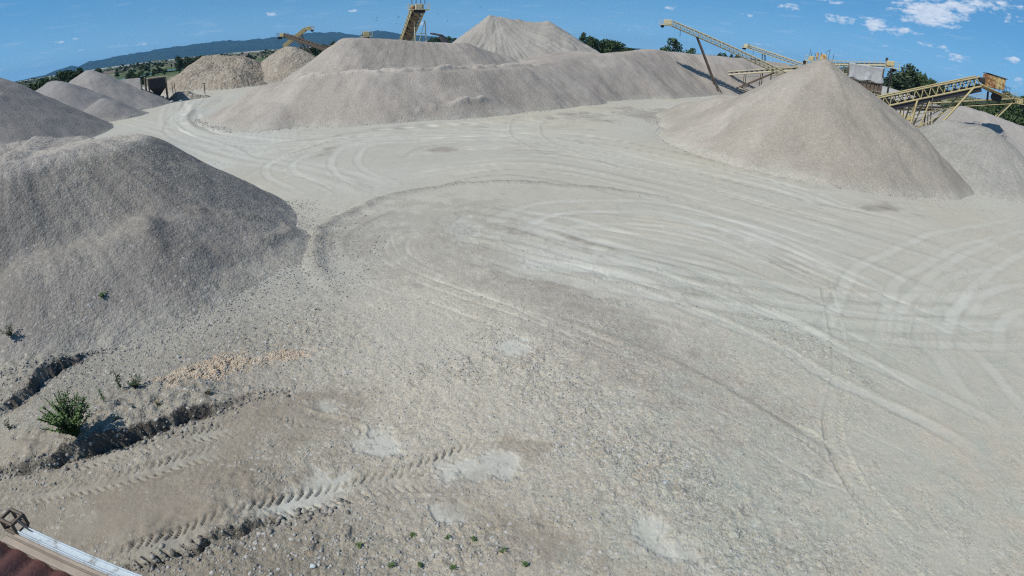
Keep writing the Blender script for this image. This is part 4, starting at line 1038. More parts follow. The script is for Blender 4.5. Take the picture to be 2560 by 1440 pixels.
def second_stacker():
    L0, L1 = Vector((71.5, 94.0, 3.9)), Vector((90.8, 84.0, 9.6))
    r = thing('stacker_conveyor', 'thinner yellow stacker conveyor with handrail behind, running off the right edge', 'conveyor', (81, 89, 0))
    t, s, n = truss_run(r, L0, L1, 1.1, .95, 16, M['yellow'], .10, braces='n')
    for sd in (-1, 1):
        a, b = L0.lerp(L1, .35) + s * sd * .9 + n * .9, L1 + s * sd * .9 + n * .9
        bar(r, 'walkway', a, b, .5, .06, M['yellow']); railing(r, [a, b], 1.05, M['yellow'], 10)
    head_end(r, L1, t, s, n, 1.1, M['yellow'], rail=True, L=1.6, hh=.8)
    F = L1 - Vector((t.x, t.y, 0)) * .8
    for sd in (-1, 1):
        bar(r, 'leg', F + s * sd * .6, Vector((84.0, 87.5, 0)) + s * sd * 1.0, .2, .2, M['yellow'])
        G = L0.lerp(L1, .38)
        bar(r, 'leg', G + s * sd * .5, Vector((G.x, G.y, 0)) + s * sd * .9 - t * .8, .16, .16, M['yellow'])
        bar(r, 'leg', G + s * sd * .5, Vector((G.x, G.y, 0)) + s * sd * .9 + t * 3.2, .16, .16, M['yellow'])
        bar(r, 'leg_brace', G.lerp(Vector((G.x, G.y, 0)), .6) + s * sd * .8 - t * .5, G.lerp(Vector((G.x, G.y, 0)), .6) + s * sd * .8 + t * 2.0, .1, .1, M['yellow'])
second_stacker()

def tail_conveyor():
    r = thing('feed_conveyor', 'low rusty feed conveyor slanting under the large yellow stacker', 'conveyor', (62, 84, 0))
    A, B = Vector((52.5, 80.0, 3.9)), Vector((70.5, 80.0, 5.9))
    t, s, n = truss_run(r, A, B, .9, .6, 12, M['rust'], .09, braces='n')
    for k in (.15, .5, .85):
        p = A.lerp(B, k)
        for sd in (-1, 1): bar(r, 'leg', p + s * sd * .4, Vector((p.x, p.y, 0)) + s * sd * .7, .12, .12, M['rust'])
    q = thing('belt_chute', 'short dark tipped chute below the large yellow stacker', 'chute', (53.5, 74.2, 0))
    a, b = Vector((50.9, 73.6, 1.9)), Vector((55.1, 73.6, 4.5)); t, s, n = frame(a, b)
    bar(q, 'trough', a, b, 1.2, .25, M['rubber'])
    for sd in (-1, 1): bar(q, 'side_plate', a + s * sd * .6 + n * .3, b + s * sd * .6 + n * .3, .06, .6, M['dark'])
    bar(q, 'support', b, (b.x, b.y, 0), .2, .2, M['rust']); bar(q, 'support', a, (a.x + .3, a.y, 0), .2, .2, M['rust'])
tail_conveyor()

# --- long cream stacker above the far stockpile, and the shorter one behind
def cream_stacker(A, B, w, h, panels, foot, label, legk, th, hl=2.2, group='cream stacker conveyors', leg2=True):
    A, B = Vector(A), Vector(B)
    r = thing('stacker_conveyor', label, 'conveyor', ((A.x + B.x) / 2, (A.y + B.y) / 2, 0), group)
    t, s, n = truss_run(r, A, B, w, h, panels, M['cream'], th, braces='zig')
    for sd in (-1, 1):
        bar(r, 'walkway', A + s * sd * (w * .5 + .35), B + s * sd * (w * .5 + .35), .55, .06, M['cream'])
        railing(r, [A + s * sd * (w * .5 + .6), B + s * sd * (w * .5 + .6)], 1.25, M['cream'], panels, th * .5)
    head_end(r, B, t, s, n, w, M['cream'], L=hl, hh=1.25)
    P = A.lerp(B, legk); foot = Vector(foot)
    for sd in (-1, 1):
        bar(r, 'leg', P + s * sd * w * .5, foot + s * sd * w * .95, .28, .28, M['rust'])
        if leg2:
            bar(r, 'leg', P.lerp(foot, .72) + s * sd * w * .8, foot + s * sd * w * .9 + Vector((t.x, t.y, 0)) * -.9, .16, .16, M['rust'])
    for k in (.25, .5, .72, .9):
        p = P.lerp(foot, k); ww = w * (.5 + .45 * k)
        bar(r, 'leg_brace', p - s * ww, p + s * ww, .12, .12, M['rust'])
    bar(r, 'hanging_pipe', A.lerp(B, .93) - n * .1, A.lerp(B, .93) - Vector((0, 0, 1.7)), .1, .1, M['dark'])
    return r, t, s, n
cream_stacker((64.5, 125.5, 5.2), (34.9, 131.2, 14.9), 1.5, 1.25, 28, (48.0, 131.5, 0.0), 'long cream lattice stacker conveyor slanting down from its railed head at upper left', .80, .11)
cream_stacker((92.0, 162, 7.6), (78.4, 189.4, 12.9), 1.3, 1.1, 18, (82, 181, 0), 'shorter cream stacker conveyor behind the long one', .78, .11, leg2=False)

def level_conveyor():
    A, B = Vector((53.2, 139.5, 4.7)), Vector((70.0, 122.0, 9.3))
    r = thing('feed_conveyor', 'cream feed conveyor on trestles with a long diagonal strut below the cream stacker', 'conveyor', (60, 132, 0))
    t, s, n = frame(A, B)
    for sd in (-1, 1):
        bar(r, 'side_beam', A + s * sd * .6, B + s * sd * .6, .12, .30, M['cream'])
        bar(r, 'upper_beam', A + s * sd * .6 + n * .75, B + s * sd * .6 + n * .75, .08, .14, M['cream'])
    bar(r, 'belt', A + n * .5, B + n * .5, 1.0, .06, M['rubber'])
    for i in range(18):
        p = A.lerp(B, (i + .5) / 18) + n * .42
        bar(r, 'idler', p - s * .62, p + s * .62, .28, .22, M['dark'])
    for k, w in ((.18, .14), (.36, .16), (.58, .4), (.64, .3)):
        p = A.lerp(B, k)
        for sd in (-1, 1): bar(r, 'leg', p + s * sd * .55, Vector((p.x, p.y, 0)) + s * sd * .75, w, w, M['cream'] if w > .2 else M['rust'])
    p, q = A.lerp(B, .52), Vector((51.8, 137.2, 0))
    for sd in (-1, 1): bar(r, 'strut', p + s * sd * .5, q + s * sd * .9, .26, .26, M['rust'])
    m_ = p.lerp(q, .55)
    bar(r, 'strut_brace', m_, A.lerp(B, .36).lerp(Vector((59.2, 133.2, 0)), .8), .12, .12, M['rust'])
    bar(r, 'strut_brace', p.lerp(q, .75), Vector((59.2, 133.2, .6)), .12, .12, M['rust'])
    for k in (.1, .3, .5):
        bar(r, 'trestle_tie', A.lerp(B, k) - n * .9, A.lerp(B, k + .2) - n * .9, .1, .1, M['cream'])
level_conveyor()

def feeder_truss():
    A, B = Vector((63.0, 133.0, 5.2)), Vector((76, 118, 8.2))
    r = thing('feed_conveyor', 'short pale lattice feed conveyor where the cream stackers meet', 'conveyor', (69, 125, 0))
    t, s, n = truss_run(r, A, B, 1.3, 1.1, 10, M['cream'], .1, braces='n')
    for k in (.1, .5, .9):
        p = A.lerp(B, k)
        for sd in (-1, 1):
            bar(r, 'leg', p + s * sd * .6, Vector((p.x, p.y, 0)) + s * sd * .9, .16, .16, M['cream'])
            bar(r, 'leg_brace', p + s * sd * .6, Vector((p.x, p.y, 1.0)) + s * sd * .9 + t * 2.2, .1, .1, M['cream'])
feeder_truss()

def transfer_station():
    c = Vector((67.5, 120.5, 0)); zt = 10.6
    r = thing('transfer_station', 'transfer platform with motors, masts and railings above the beige cone', 'platform', (c.x, c.y, 0))
    x = Vector((.87, -.5, 0)).normalized(); y = Vector((.5, .87, 0)); z = Vector((0, 0, 1))
    box(r, 'deck', c + z * zt, x, y, z, (6.5, 2.6, .25), M['cream'])
    box(r, 'feed_box', c + z * (zt + 1.05) + x * .8, x, y, z, (1.5, 1.5, 1.7), M['rustpatch'], .08)
    box(r, 'motor_cover', c + z * (zt + .6) - x * 1.9, x, y, z, (1.2, 1.2, .9), M['yellow'], .08)
    box(r, 'cover_plate', c + z * (zt + 1.3) - x * .6, x, y, z, (.5, 1.6, 1.6), M['rustpatch'], .03)
    drum(r, 'drive_pulley', c + z * (zt - .5) - x * 3.2, y, .5, 1.4, M['rubber'])
    for a, hh in ((-2.4, 2.7), (-1.2, 1.9), (1.9, 3.3), (1.3, 2.3), (2.9, 2.3), (-2.0, 2.1), (.1, 2.4)):
        bar(r, 'mast', c + z * zt + x * a, c + z * (zt + hh) + x * (a + .15), .1, .1, M['dark'])
    bar(r, 'mast_arm', c + z * (zt + 3.0) + x * 1.9, c + z * (zt + 2.4) + x * 1.0, .08, .08, M['dark'])
    for sd in (-1, 1): railing(r, [c + z * zt + x * -3.2 + y * sd * 1.3, c + z * zt + x * 3.2 + y * sd * 1.3], 1.1, M['cream'], 8)
    for a in (-2.8, 0, 2.8):
        for sd in (-1, 1):
            bar(r, 'leg', c + z * zt + x * a + y * sd * 1.1, c + x * a + y * sd * 1.1, .2, .2, M['cream'])
    for a, b in ((-2.8, 0), (0, 2.8)):
        for sd in (-1, 1):
            bar(r, 'leg_brace', c + z * (zt - .3) + x * a + y * sd * 1.1, c + z * (zt - 3) + x * b + y * sd * 1.1, .12, .12, M['cream'])
            bar(r, 'leg_brace', c + z * (zt - 3) + x * a + y * sd * 1.1, c + z * (zt - .3) + x * b + y * sd * 1.1, .12, .12, M['cream'])
transfer_station()

def sorting_frames():
    """the tangle of trestles and crossing galleries where the conveyors meet"""
    for (A, B, w, h, mat, lab) in (((58.5, 119.5, 6.3), (70.5, 112.0, 9.6), 1.2, .9, 'rust', 'rusty lattice gallery crossing in front of the meeting cream conveyors'),
                                   ((63.0, 139.0, 6.8), (78.0, 130.0, 9.8), 1.1, .9, 'cream', 'pale lattice gallery rising right behind the meeting conveyors')):
        A, B = Vector(A), Vector(B)
        r = thing('conveyor_gallery', lab, 'conveyor', ((A.x + B.x) / 2, (A.y + B.y) / 2, 0))
        t, s, n = truss_run(r, A, B, w, h, 9, M[mat], .1, braces='zig')
        for sd in (-1, 1): railing(r, [A + s * sd * w * .8, B + s * sd * w * .8], 1.1, M['cream'], 8)
        for k in (.08, .36, .64, .92):
            p = A.lerp(B, k)
            for sd in (-1, 1):
                bar(r, 'leg', p + s * sd * w / 2, Vector((p.x, p.y, 0)) + s * sd * w * .7, .16, .16, M['rust'])
                if k < .9:
                    q = A.lerp(B, k + .28); bar(r, 'leg_brace', p + s * sd * w / 2 - Vector((0, 0, .3)), Vector((q.x, q.y, q.z * .4)) + s * sd * w * .6, .09, .09, M[mat])
                    bar(r, 'leg_brace', Vector((p.x, p.y, p.z * .4)) + s * sd * w * .6, q + s * sd * w / 2 - Vector((0, 0, .3)), .09, .09, M[mat])
sorting_frames()

def screening_plant():
    """screen house: tarpaulin-wrapped vibrating screen on a rusty frame, black bin below, conveyor on top"""
    O = Vector((65.0, 97.5, 0)); z = Vector((0, 0, 1))
    x = Vector((.83, -.56, 0)).normalized(); y = Vector((.56, .83, 0))
    r = thing('screening_plant', 'screening plant wrapped in a grey white tarpaulin on a rusty railed frame', 'screening plant', (O.x, O.y, 0))
    W, D = 6.6, 3.4
    zb, zm, zt = 5.6, 8.3, 11.1
    # tarpaulin: a pleated skirt hanging from a frame, tied in at the corners
    V = []; F = []; nu, nv = 90, 16
    per = 2 * (W + D)
    rng = np.random.RandomState(5)
    for j in range(nv + 1):
        v = j / nv
        for i in range(nu):
            u = i / nu * per
            if u < W: px, py, ax = -W / 2 + u, -D / 2, (0, -1)
            elif u < W + D: px, py, ax = W / 2, -D / 2 + (u - W), (1, 0)
            elif u < 2 * W + D: px, py, ax = W / 2 - (u - W - D), D / 2, (0, 1)
            else: px, py, ax = -W / 2, D / 2 - (u - 2 * W - D), (-1, 0)
            f = float(fbm(np.array([u * 1.3]), np.array([v * 1.0]), 3, 3)[0] - .5)
            g = math.sin(u * 7 + 3 * f * 6) * .5 + .5
            off = .10 + f * .55 * (.3 + v) + .12 * g * v - .25 * math.sin(math.pi * v) * .6
            zz = zt - v * (zt - zm) * (1 - .06 * math.sin(u * 1.9)) + (.12 * math.sin(u * 2.3) if v == 0 else 0)
            p = O + x * (px + ax[0] * off) + y * (py + ax[1] * off) + z * zz - r.location
            V.append(tuple(p))
    for j in range(nv):
        for i in range(nu):
            k = (i + 1) % nu
            F.append((j * nu + i, (j + 1) * nu + i, (j + 1) * nu + k, j * nu + k))
    me = np_mesh('tarpaulin', V, F, M['tarp'], True); t_ = mobj('tarpaulin', me, r)
    sol = t_.modifiers.new('thickness', 'SOLIDIFY'); sol.thickness = .04
    box(r, 'tarpaulin_roof', O + z * (zt - .15), x, y, z, (W * .99, D * .99, .12), M['tarp'], .03)
    # rusty screen frame with ribs
    for zz, hh in ((zm - .05, .28), (zm - 1.1, .2), (zb + .9, .22)):
        for sd in (-1, 1):
            bar(r, 'frame_beam', O - x * W / 2 + y * sd * D / 2 + z * zz, O + x * W / 2 + y * sd * D / 2 + z * (zz - (.5 if zz < zm - .1 else 0)), .2, hh, M['rust'])
    for i in range(10):
        for sd in (-1, 1):
            p = O - x * W / 2 + x * (i * W / 9) + y * sd * (D / 2 + .01)
            bar(r, 'frame_rib', p + z * (zm - .1), p + z * zb, .14, .14, M['rust'])
    box(r, 'screen_box', O + z * (zm - 1.35), x, y, z, (W * .95, D * .9, 2.1), M['rust'], .05)
    for a in (-W / 2, W / 2 - .2):
        for sd in (-1, 1): bar(r, 'leg', O + x * a + y * sd * D / 2 + z * zt, O + x * a + y * sd * D / 2, .2, .2, M['rust'])
    # mid walkway with railing
    box(r, 'walkway', O + x * 1.0 + z * (zb - .1) - y * 2.3, x, y, z, (W + 2.2, 1.3, .14), M['yellow'], .02)
    railing(r, [O - x * 3.2 + z * zb - y * 2.9, O + x * 5.2 + z * zb - y * 2.9], 1.1, M['cream'], 14)
    railing(r, [O + x * 5.2 + z * zb - y * 2.9, O + x * 5.2 + z * zb + y * .8], 1.1, M['cream'], 4)
    # tall post and upper conveyor with head drive
    bar(r, 'post', O + x * 4.6 + z * 11.4 - y * 1.2, O + x * 4.6 - y * 1.2, .2, .2, M['dark'])
    bar(r, 'post', O + x * 4.6 + z * 11.4 + y * 1.2, O + x * 4.6 + y * 1.2, .2, .2, M['dark'])
    # chute and counterweight drums under the frame
    box(r, 'discharge_chute', O + z * 4.4 + x * 1.0, x, y, z, (3.4, 2.2, 1.8), M['white'], .25)
    for a in (.2, 2.4): drum(r, 'drum_cover', O + z * 4.2 + x * a - y * 1.3, y, .55, .3, M['white'])
    box(r, 'yellow_guard', O + z * 3.0 + x * .3 - y * 1.2, x, y, z, (.5, .5, 2.0), M['yellow'], .03)
    for k in range(3): bar(r, 'bracing', O - x * 2 + z * (5.3 - k) - y * 1.5, O + x * 2.4 + z * (4.3 - k) - y * 1.5, .14, .14, M['dark'])
    # feed conveyor over the roof
    c = thing('feed_conveyor', 'pale feed conveyor running over the tarpaulin roof to a small yellow drive', 'conveyor', (62, 104, 0))
    A, B = Vector((66.5, 118.0, 10.1)), O + x * 3.9 + z * 11.75 + y * .2
    t, s, n = frame(A, B)
    for sd in (-1, 1):
        bar(c, 'side_beam', A + s * sd * .6, B + s * sd * .6, .12, .32, M['cream']); bar(c, 'top_rail', A + s * sd * .6 + n * .9, B + s * sd * .6 + n * .5, .06, .07, M['cream'])
        for i in range(14):
            p = A.lerp(B, i / 14); bar(c, 'upright', p + s * sd * .6, p + s * sd * .6 + n * .9, .06, .06, M['cream'])
    bar(c, 'belt', A + n * .3, B + n * .3, 1.0, .07, M['rubber'])
    for k in (.1, .35, .62):
        p = A.lerp(B, k)
        for sd in (-1, 1): bar(c, 'leg', p + s * sd * .6, Vector((p.x, p.y, 0)) + s * sd * .8, .18, .18, M['cream'])
    box(c, 'head_platform', B + x * .8 - z * .3, x, y, z, (2.8, 2.8, .16), M['cream'], .02)
    box(c, 'drive_cover', B + x * .4 + z * .45, x, y, z, (1.5, 1.4, 1.0), M['yellow'], .1)
    box(c, 'motor', B + x * -.4 + z * 1.1, x, y, z, (.5, .5, .7), M['dark'], .1)
    railing(c, [B + x * 2.1 - y * 1.4 - z * .2, B + x * 2.1 + y * 1.4 - z * .2], 1.0, M['cream'], 3)
    railing(c, [B - x * .5 - y * 1.4 - z * .2, B + x * 2.1 - y * 1.4 - z * .2], 1.0, M['cream'], 4)
    drum(c, 'head_pulley', B + x * .9 - z * .7, y, .4, 1.2, M['rubber'])
    # black bin
    b = thing('control_cabin', 'dark blue black box cabin at the foot of the screening plant', 'cabin', (67.8, 92.6, 0))
    q = Vector((67.6, 92.4, 0))
    box(b, 'shell', q + z * 4.0, x, y, z, (3.4, 2.4, 3.3), M['screen'], .06)
    box(b, 'roof', q + z * 5.75, x, y, z, (3.7, 2.7, .12), M['dark'], .02)
    for a in (-1.4, 1.4):
        for sd in (-1, 1): bar(b, 'leg', q + z * 2.4 + x * a + y * sd, q + x * a + y * sd, .2, .2, M['rust'])
    box(b, 'door', q + z * 3.8 - x * 1.72, x, y, z, (.06, .9, 2.1), M['rust'], .01)
    yb = thing('hydraulic_barrel', 'bright yellow guard rail frame right of the dark cabin', 'guard frame', (70.5, 91.2, 0))
    for a in range(5): bar(yb, 'post', Vector((69.9 + a * .55, 91.2 - a * .3, 0)), Vector((69.9 + a * .55, 91.2 - a * .3, 3.4 + .5 * (a == 0))), .12, .12, M['yel2'])
    bar(yb, 'rail', (69.9, 91.2, 3.3), (72.1, 90.0, 3.3), .12, .14, M['yel2']); bar(yb, 'rail', (69.9, 91.2, 2.7), (72.1, 90.0, 2.7), .12, .14, M['yel2'])
    yb.name = 'guard_frame'
M['yel2'] = paint_mat('bright_yellow_paint', (.62, .46, .03), rust=.1)
screening_plant()

# --- steep gallery and the other conveyors at the back left
def tower_conveyor():
    A, B = Vector((-32.0, 151.0, 3.0)), Vector((-19.5, 112.0, 15.2))
    r = thing('stacker_conveyor', 'steep brown conveyor gallery with railed platform rising above the middle stockpile', 'conveyor', (-26, 130, 0))
    t, s, n = truss_run(r, A, B, 2.3, 1.3, 20, M['yellow'], .14, braces='zig')
    bar(r, 'belly_plate', A - n * .05, B - n * .05, 1.2, .05, M['rust'])
    for i in range(20):
        a = A.lerp(B, (i + .5) / 20); bar(r, 'idler', a - s * 1.1 - n * .1, a + s * 1.1 - n * .1, .12, .14, M['rust'])
    for i in range(0, 20, 2):
        a, b = A.lerp(B, i / 20), A.lerp(B, (i + 2) / 20)
        bar(r, 'under_brace', a - s * 1.1 - n * .1, b + s * 1.1 - n * .1, .1, .1, M['yellow'])
    bar(r, 'edge_pipe', A - s * 1.35, B - s * 1.35, .16, .3, M['cream'])
    head_end(r, B, t, s, n, 2.3, M['cream'], L=2.0, hh=1.0, bw=.55)
    box(r, 'motor', B + Vector((.9, -.6, .75)), Vector((1, 0, 0)), Vector((0, 1, 0)), Vector((0, 0, 1)), (.5, .8, .6), M['dark'], .08)
    box(r, 'gearbox', B + Vector((-.95, -.5, .7)), Vector((1, 0, 0)), Vector((0, 1, 0)), Vector((0, 0, 1)), (.5, .6, .7), M['rustpatch'], .08)
    c = B + Vector((t.x, t.y, 0)) + Vector((0, 0, 2.0))
    for a in (-1.2, -.4, .5, 1.3): bar(r, 'mast', c + s * a - Vector((0, 0, .8)), c + s * a + Vector((0, 0, .6)), .12, .12, M['dark'])
    P = A.lerp(B, .86); X_ = Vector((1.1, 0, 0))
    for sd in (-1, 1):
        bar(r, 'leg', P + s * sd * 1.1 + X_, Vector((P.x, P.y, 0)) + s * sd * 1.2 + X_ * 1.7, .2, .2, M['cream'])
    for k in (.2, .4, .6): bar(r, 'leg_brace', P.lerp(Vector((P.x, P.y, 0)), k) - s * 1.1 + X_ * (1 + .7 * k), P.lerp(Vector((P.x, P.y, 0)), k) + s * 1.1 + X_ * (1 + .7 * k), .13, .13, M['cream'])
    bar(r, 'leg_brace', P - s * 1.1 + X_, P.lerp(Vector((P.x, P.y, 0)), .5) + X_ * 1.3 + s * 1.1, .1, .1, M['cream'])
tower_conveyor()

def simple_stacker(A, B, w, h, label, legk, foot, mat, panels=14, hl=1.8, extra=True, walk=True):
    A, B = Vector(A), Vector(B)
    r = thing('stacker_conveyor', label, 'conveyor', ((A.x + B.x) / 2, (A.y + B.y) / 2, 0))
    t, s, n = truss_run(r, A, B, w, h, panels, mat, .14, braces='n')
    if walk: 
        for sd in (-1, 1): bar(r, 'side_plate', A + s * sd * (w / 2 + .06) + n * h * .5, B + s * sd * (w / 2 + .06) + n * h * .5, .05, h * .55, mat)
    head_end(r, B, t, s, n, w, mat, L=hl, hh=.95, bw=.8, boxmat=M['yellow'])
    P = A.lerp(B, legk); foot = Vector(foot)
    for sd in (-1, 1):
        bar(r, 'leg', P + s * sd * w * .5, foot + s * sd * w * .9, .26, .26, M['rust'])
    for k in (.3, .6): bar(r, 'leg_brace', P.lerp(foot, k) - s * w * .7, P.lerp(foot, k) + s * w * .7, .14, .14, M['rust'])
    return r
simple_stacker((-48.0, 158.0, 5.2), (-67.9, 161.5, 12.2), 1.5, 1.0, 'dark beamed conveyor pointing left with a railed cream head box', .76, (-56.5, 160, 2.0), M['rust'])
simple_stacker((-73.5, 174.5, 9.0), (-66.4, 176.0, 14.1), 1.4, 1.1, 'yellow conveyor crossing behind, climbing right to a dark head box', .75, (-62.0, 176, 0), M['yellow'], panels=8)
simple_stacker((-40.0, 150.0, 2.5), (-31.5, 118.0, 10.4), 1.5, 1.0, 'conveyor head with cream box peeping over the top of the middle stockpile', .8, (-33, 124, 0), M['cream'])

def far_bits():
    r = thing('brick_building', 'dark red brick building behind the crossing conveyors', 'building', (-60.0, 190, 0))
    z = Vector((0, 0, 1)); c = Vector((-60.0, 190, 0)); x, y = Vector((1, 0, 0)), Vector((0, 1, 0))
    box(r, 'wall', c + z * 4.4, x, y, z, (6.6, 6, 8.8), M['redbrick'], .02)
    box(r, 'roof', c + z * 8.9, x, y, z, (7.0, 6.4, .25), M['rust'], .02)
    for i in range(3): box(r, 'window', c + z * 6.6 + x * (-2 + 2 * i) - y * 3.02, x, y, z, (.9, .08, 1.2), M['screen'], .01)
    q = thing('feed_conveyor', 'dark trough conveyor end between the middle stockpile and the sand pile', 'conveyor', (-15, 128, 0))
    a, b = Vector((-17.3, 130, 10.2)), Vector((-14.4, 127, 6.6)); t, s, n = frame(a, b)
    bar(q, 'trough', a, b, 1.6, .5, M['dark']); bar(q, 'trough', b, Vector((-10.4, 126, 8.3)), 1.6, .5, M['dark'])
    for p in (a, b, Vector((-10.4, 126, 8.3))): bar(q, 'leg', p, (p.x, p.y, 0), .2, .2, M['rust'])
    bar(q, 'top_beam', a + z * .3, a + z * .3 - Vector((2.5, -2, -.5)), 1.2, .3, M['dark'])
    # sloping pipe lying on the far stockpile
    pp = tag(bar_top('steel_pipe', (52.0, 124.0, 9.35), (57.4, 129.6, 9.0), .16, M['dark']), 'thin steel pipe lying on the far gravel stockpile below the cream stacker', 'pipe')
def bar_top(name, p, q, w, mat):
    p, q = Vector(p), Vector(q); t, s, n = frame(p, q); L = (q - p).length; c = (p + q) / 2
    o = bpy.data.objects.new(name, unit_box(mat)); link(o)
    o.matrix_world = Matrix(((t.x * L, s.x * w, n.x * w, c.x), (t.y * L, s.y * w, n.y * w, c.y), (t.z * L, s.z * w, n.z * w, c.z), (0, 0, 0, 1)))
    return o
far_bits()

# --- hopper, wall and clutter at the left
def hopper():
    O = Vector((-74.3, 105.6, 0)); x = Vector((.81, .586, 0)); y = Vector((-.586, .81, 0)); z = Vector((0, 0, 1))
    r = thing('steel_hopper', 'rusty dark steel hopper with funnel bottom on four legs', 'hopper', (O.x, O.y, 0))
    def P(a, b, c): return tuple(O + x * a + y * b + z * c - r.location)
    W, D = 1.75, 1.6
    V = []; F = []
    for (w, d, h) in ((W, D, 5.3), (W, D, 3.5), (.35, .35, 1.75), (.35, .35, 1.4)):
        V += [P(-w, -d, h), P(w, -d, h), P(w, d, h), P(-w, d, h)]
    for k in range(3):
        for j in range(4): F.append((k * 4 + j, k * 4 + (j + 1) % 4, k * 4 + 4 + (j + 1) % 4, k * 4 + 4 + j))
    me = bpy.data.meshes.new('funnel'); me.from_pydata(V, [], F); me.materials.append(M['dark'])
    o = mobj('funnel', me, r); sol = o.modifiers.new('plate', 'SOLIDIFY'); sol.thickness = .08
    for a in (-1, 1):
        for b in (-1, 1): bar(r, 'leg', O + x * a * (W + .05) + y * b * (D + .05) + z * 5.3, O + x * a * (W + .05) + y * b * (D + .05), .26, .26, M['rust'])
    for b in (-1, 1):
        bar(r, 'rim', O - x * W + y * b * D + z * 5.35, O + x * W + y * b * D + z * 5.35, .2, .2, M['rust'])
        bar(r, 'tie_beam', O - x * W + y * b * D + z * .9, O + x * W + y * b * D + z * .9, .16, .16, M['rust'])
    for a in (-1, 1): bar(r, 'rim', O + x * a * W - y * D + z * 5.35, O + x * a * W + y * D + z * 5.35, .2, .2, M['rust'])
    bar(r, 'ladder_rail', O + x * 3.0 - y * 1 + z * 4.0, O + x * 3.0 - y * 1, .1, .1, M['rust']); bar(r, 'ladder_rail', O + x * 3.5 - y * 1 + z * 4.0, O + x * 3.5 - y * 1, .1, .1, M['rust'])
    for k in range(8): bar(r, 'rung', O + x * 3.0 - y * 1 + z * (.4 + k * .45), O + x * 3.5 - y * 1 + z * (.4 + k * .45), .05, .05, M['rust'])
    w = thing('concrete_wall', 'upright concrete wall end holding the pile left of the hopper', 'wall', (-76.0, 104.8, 0))
    c = Vector((-76.9, 105.0, 0)) + y * 1.5
    for k in range(7): box(w, 'wall_panel', c + z * (.4 + k * .8), y, x, z, (8.0, .22, .78), M['concrete'], .03)
    for a in (-4.0, 4.0): bar(w, 'post', c + y * a, c + y * a + z * 5.7, .3, .3, M['rust'])
    b = thing('machine_crate', 'rusty brown machine crate under the hopper', 'crate', (-74.4, 106.0, 0))
    box(b, 'body', Vector((-74.2, 105.9, .65)), x, y, z, (1.6, 1.2, 1.3), M['rust'], .06); box(b, 'lid', Vector((-74.2, 105.9, 1.36)), x, y, z, (1.7, 1.3, .1), M['white'], .02)
    for i, (px, py, sx) in enumerate(((-76.6, 100.9, .9), (-75.4, 102.2, .7), (-73.9, 102.6, .8), (-72.3, 103.8, .7), (-70.8, 105.0, .9), (-69.4, 106.4, .6), (-77.6, 99.9, .6), (-71.5, 102.9, .45))):
        rubble_stone(px, py, sx, i)
    s_ = thing('marker_post', 'short thin post with crossbar standing right of the hopper', 'post', (-71.5, 120.0, 0))
    bar(s_, 'post', (-71.5, 120, 0), (-71.5, 120, 2.6), .14, .14, M['dark']); bar(s_, 'crossbar', (-72.0, 120, 2.55), (-71.0, 120, 2.55), .12, .12, M['dark'])
CHX = (-76.6, -75.4, -73.9, -72.3, -70.8, -69.4, -77.6, -71.5)
def rubble_stone(px, py, s, i):
    rng = np.random.RandomState(i + 40)
    import bmesh
    bm = bmesh.new(); bmesh.ops.create_icosphere(bm, subdivisions=2, radius=.5)
    for v in bm.verts:
        k = 1 + .35 * (float(vn(np.array([v.co.x * 3 + i * 7]), np.array([v.co.y * 3 + v.co.z * 2]), 3)[0]) - .5)
        v.co *= k; v.co.z *= .6; v.co.x *= 1.3
    me = bpy.data.meshes.new('boulder'); bm.to_mesh(me); bm.free(); me.materials.append(M['concrete'])
    o = mobj('boulder', me); o.location = (px, py, s * .22); o.scale = (s,) * 3; o.rotation_euler = (0, 0, rng.rand() * 6)
    return tag(o, 'broken concrete chunk on the ground in front of the hopper, ' + ('first', 'second', 'third', 'fourth', 'fifth', 'sixth', 'seventh', 'eighth')[sorted(range(8), key=lambda q: CHX[q]).index(i)] + ' from the left', 'boulder', 'concrete chunks around the hopper')
hopper()

# ------------------------------------------------------------------ trees
def leaf_cloud(name, mat, n, rx, rz, size, seed, lobes=9, zc=None, gap=.0, bottom=.15):
    """thousands of leaf-clump faces spread through an uneven crown"""
    rng = np.random.RandomState(seed)
    zc = rz * 1.05 if zc is None else zc
    cen = []
    for k in range(lobes):
        a = rng.rand() * 6.283; q = rng.rand() ** .6
        h = rng.uniform(-.75, .85)
        wr = math.sqrt(max(.05, 1 - h * h)) * .62
        cen.append((math.cos(a) * q * rx * wr, math.sin(a) * q * rx * wr, zc + h * rz * .72, rng.uniform(.28, .48)))
    cen = np.array(cen)
    pick = rng.randint(0, lobes, n)
    d = rng.normal(size=(n, 3)); d /= np.linalg.norm(d, axis=1)[:, None]
    rad = rng.rand(n) ** .38
    P = cen[pick, :3] + d * rad[:, None] * cen[pick, 3:4] * np.array([rx, rx, rz * .8])
    P[:, 2] = np.maximum(P[:, 2], zc - rz * (1 - bottom) + rng.rand(n) * .2 * rz)
    e1 = rng.normal(size=(n, 3)); e1 /= np.linalg.norm(e1, axis=1)[:, None]
    e2 = np.cross(e1, rng.normal(size=(n, 3))); e2 /= np.linalg.norm(e2, axis=1)[:, None]
    sz = size * rng.uniform(.6, 1.4, n)[:, None]
    V = np.stack([P - e1 * sz, P - e2 * sz * .6, P + e1 * sz, P + e2 * sz * .6], 1).reshape(-1, 3)
    F = np.arange(4 * n).reshape(n, 4)
    return np_mesh(name, V, F, mat)
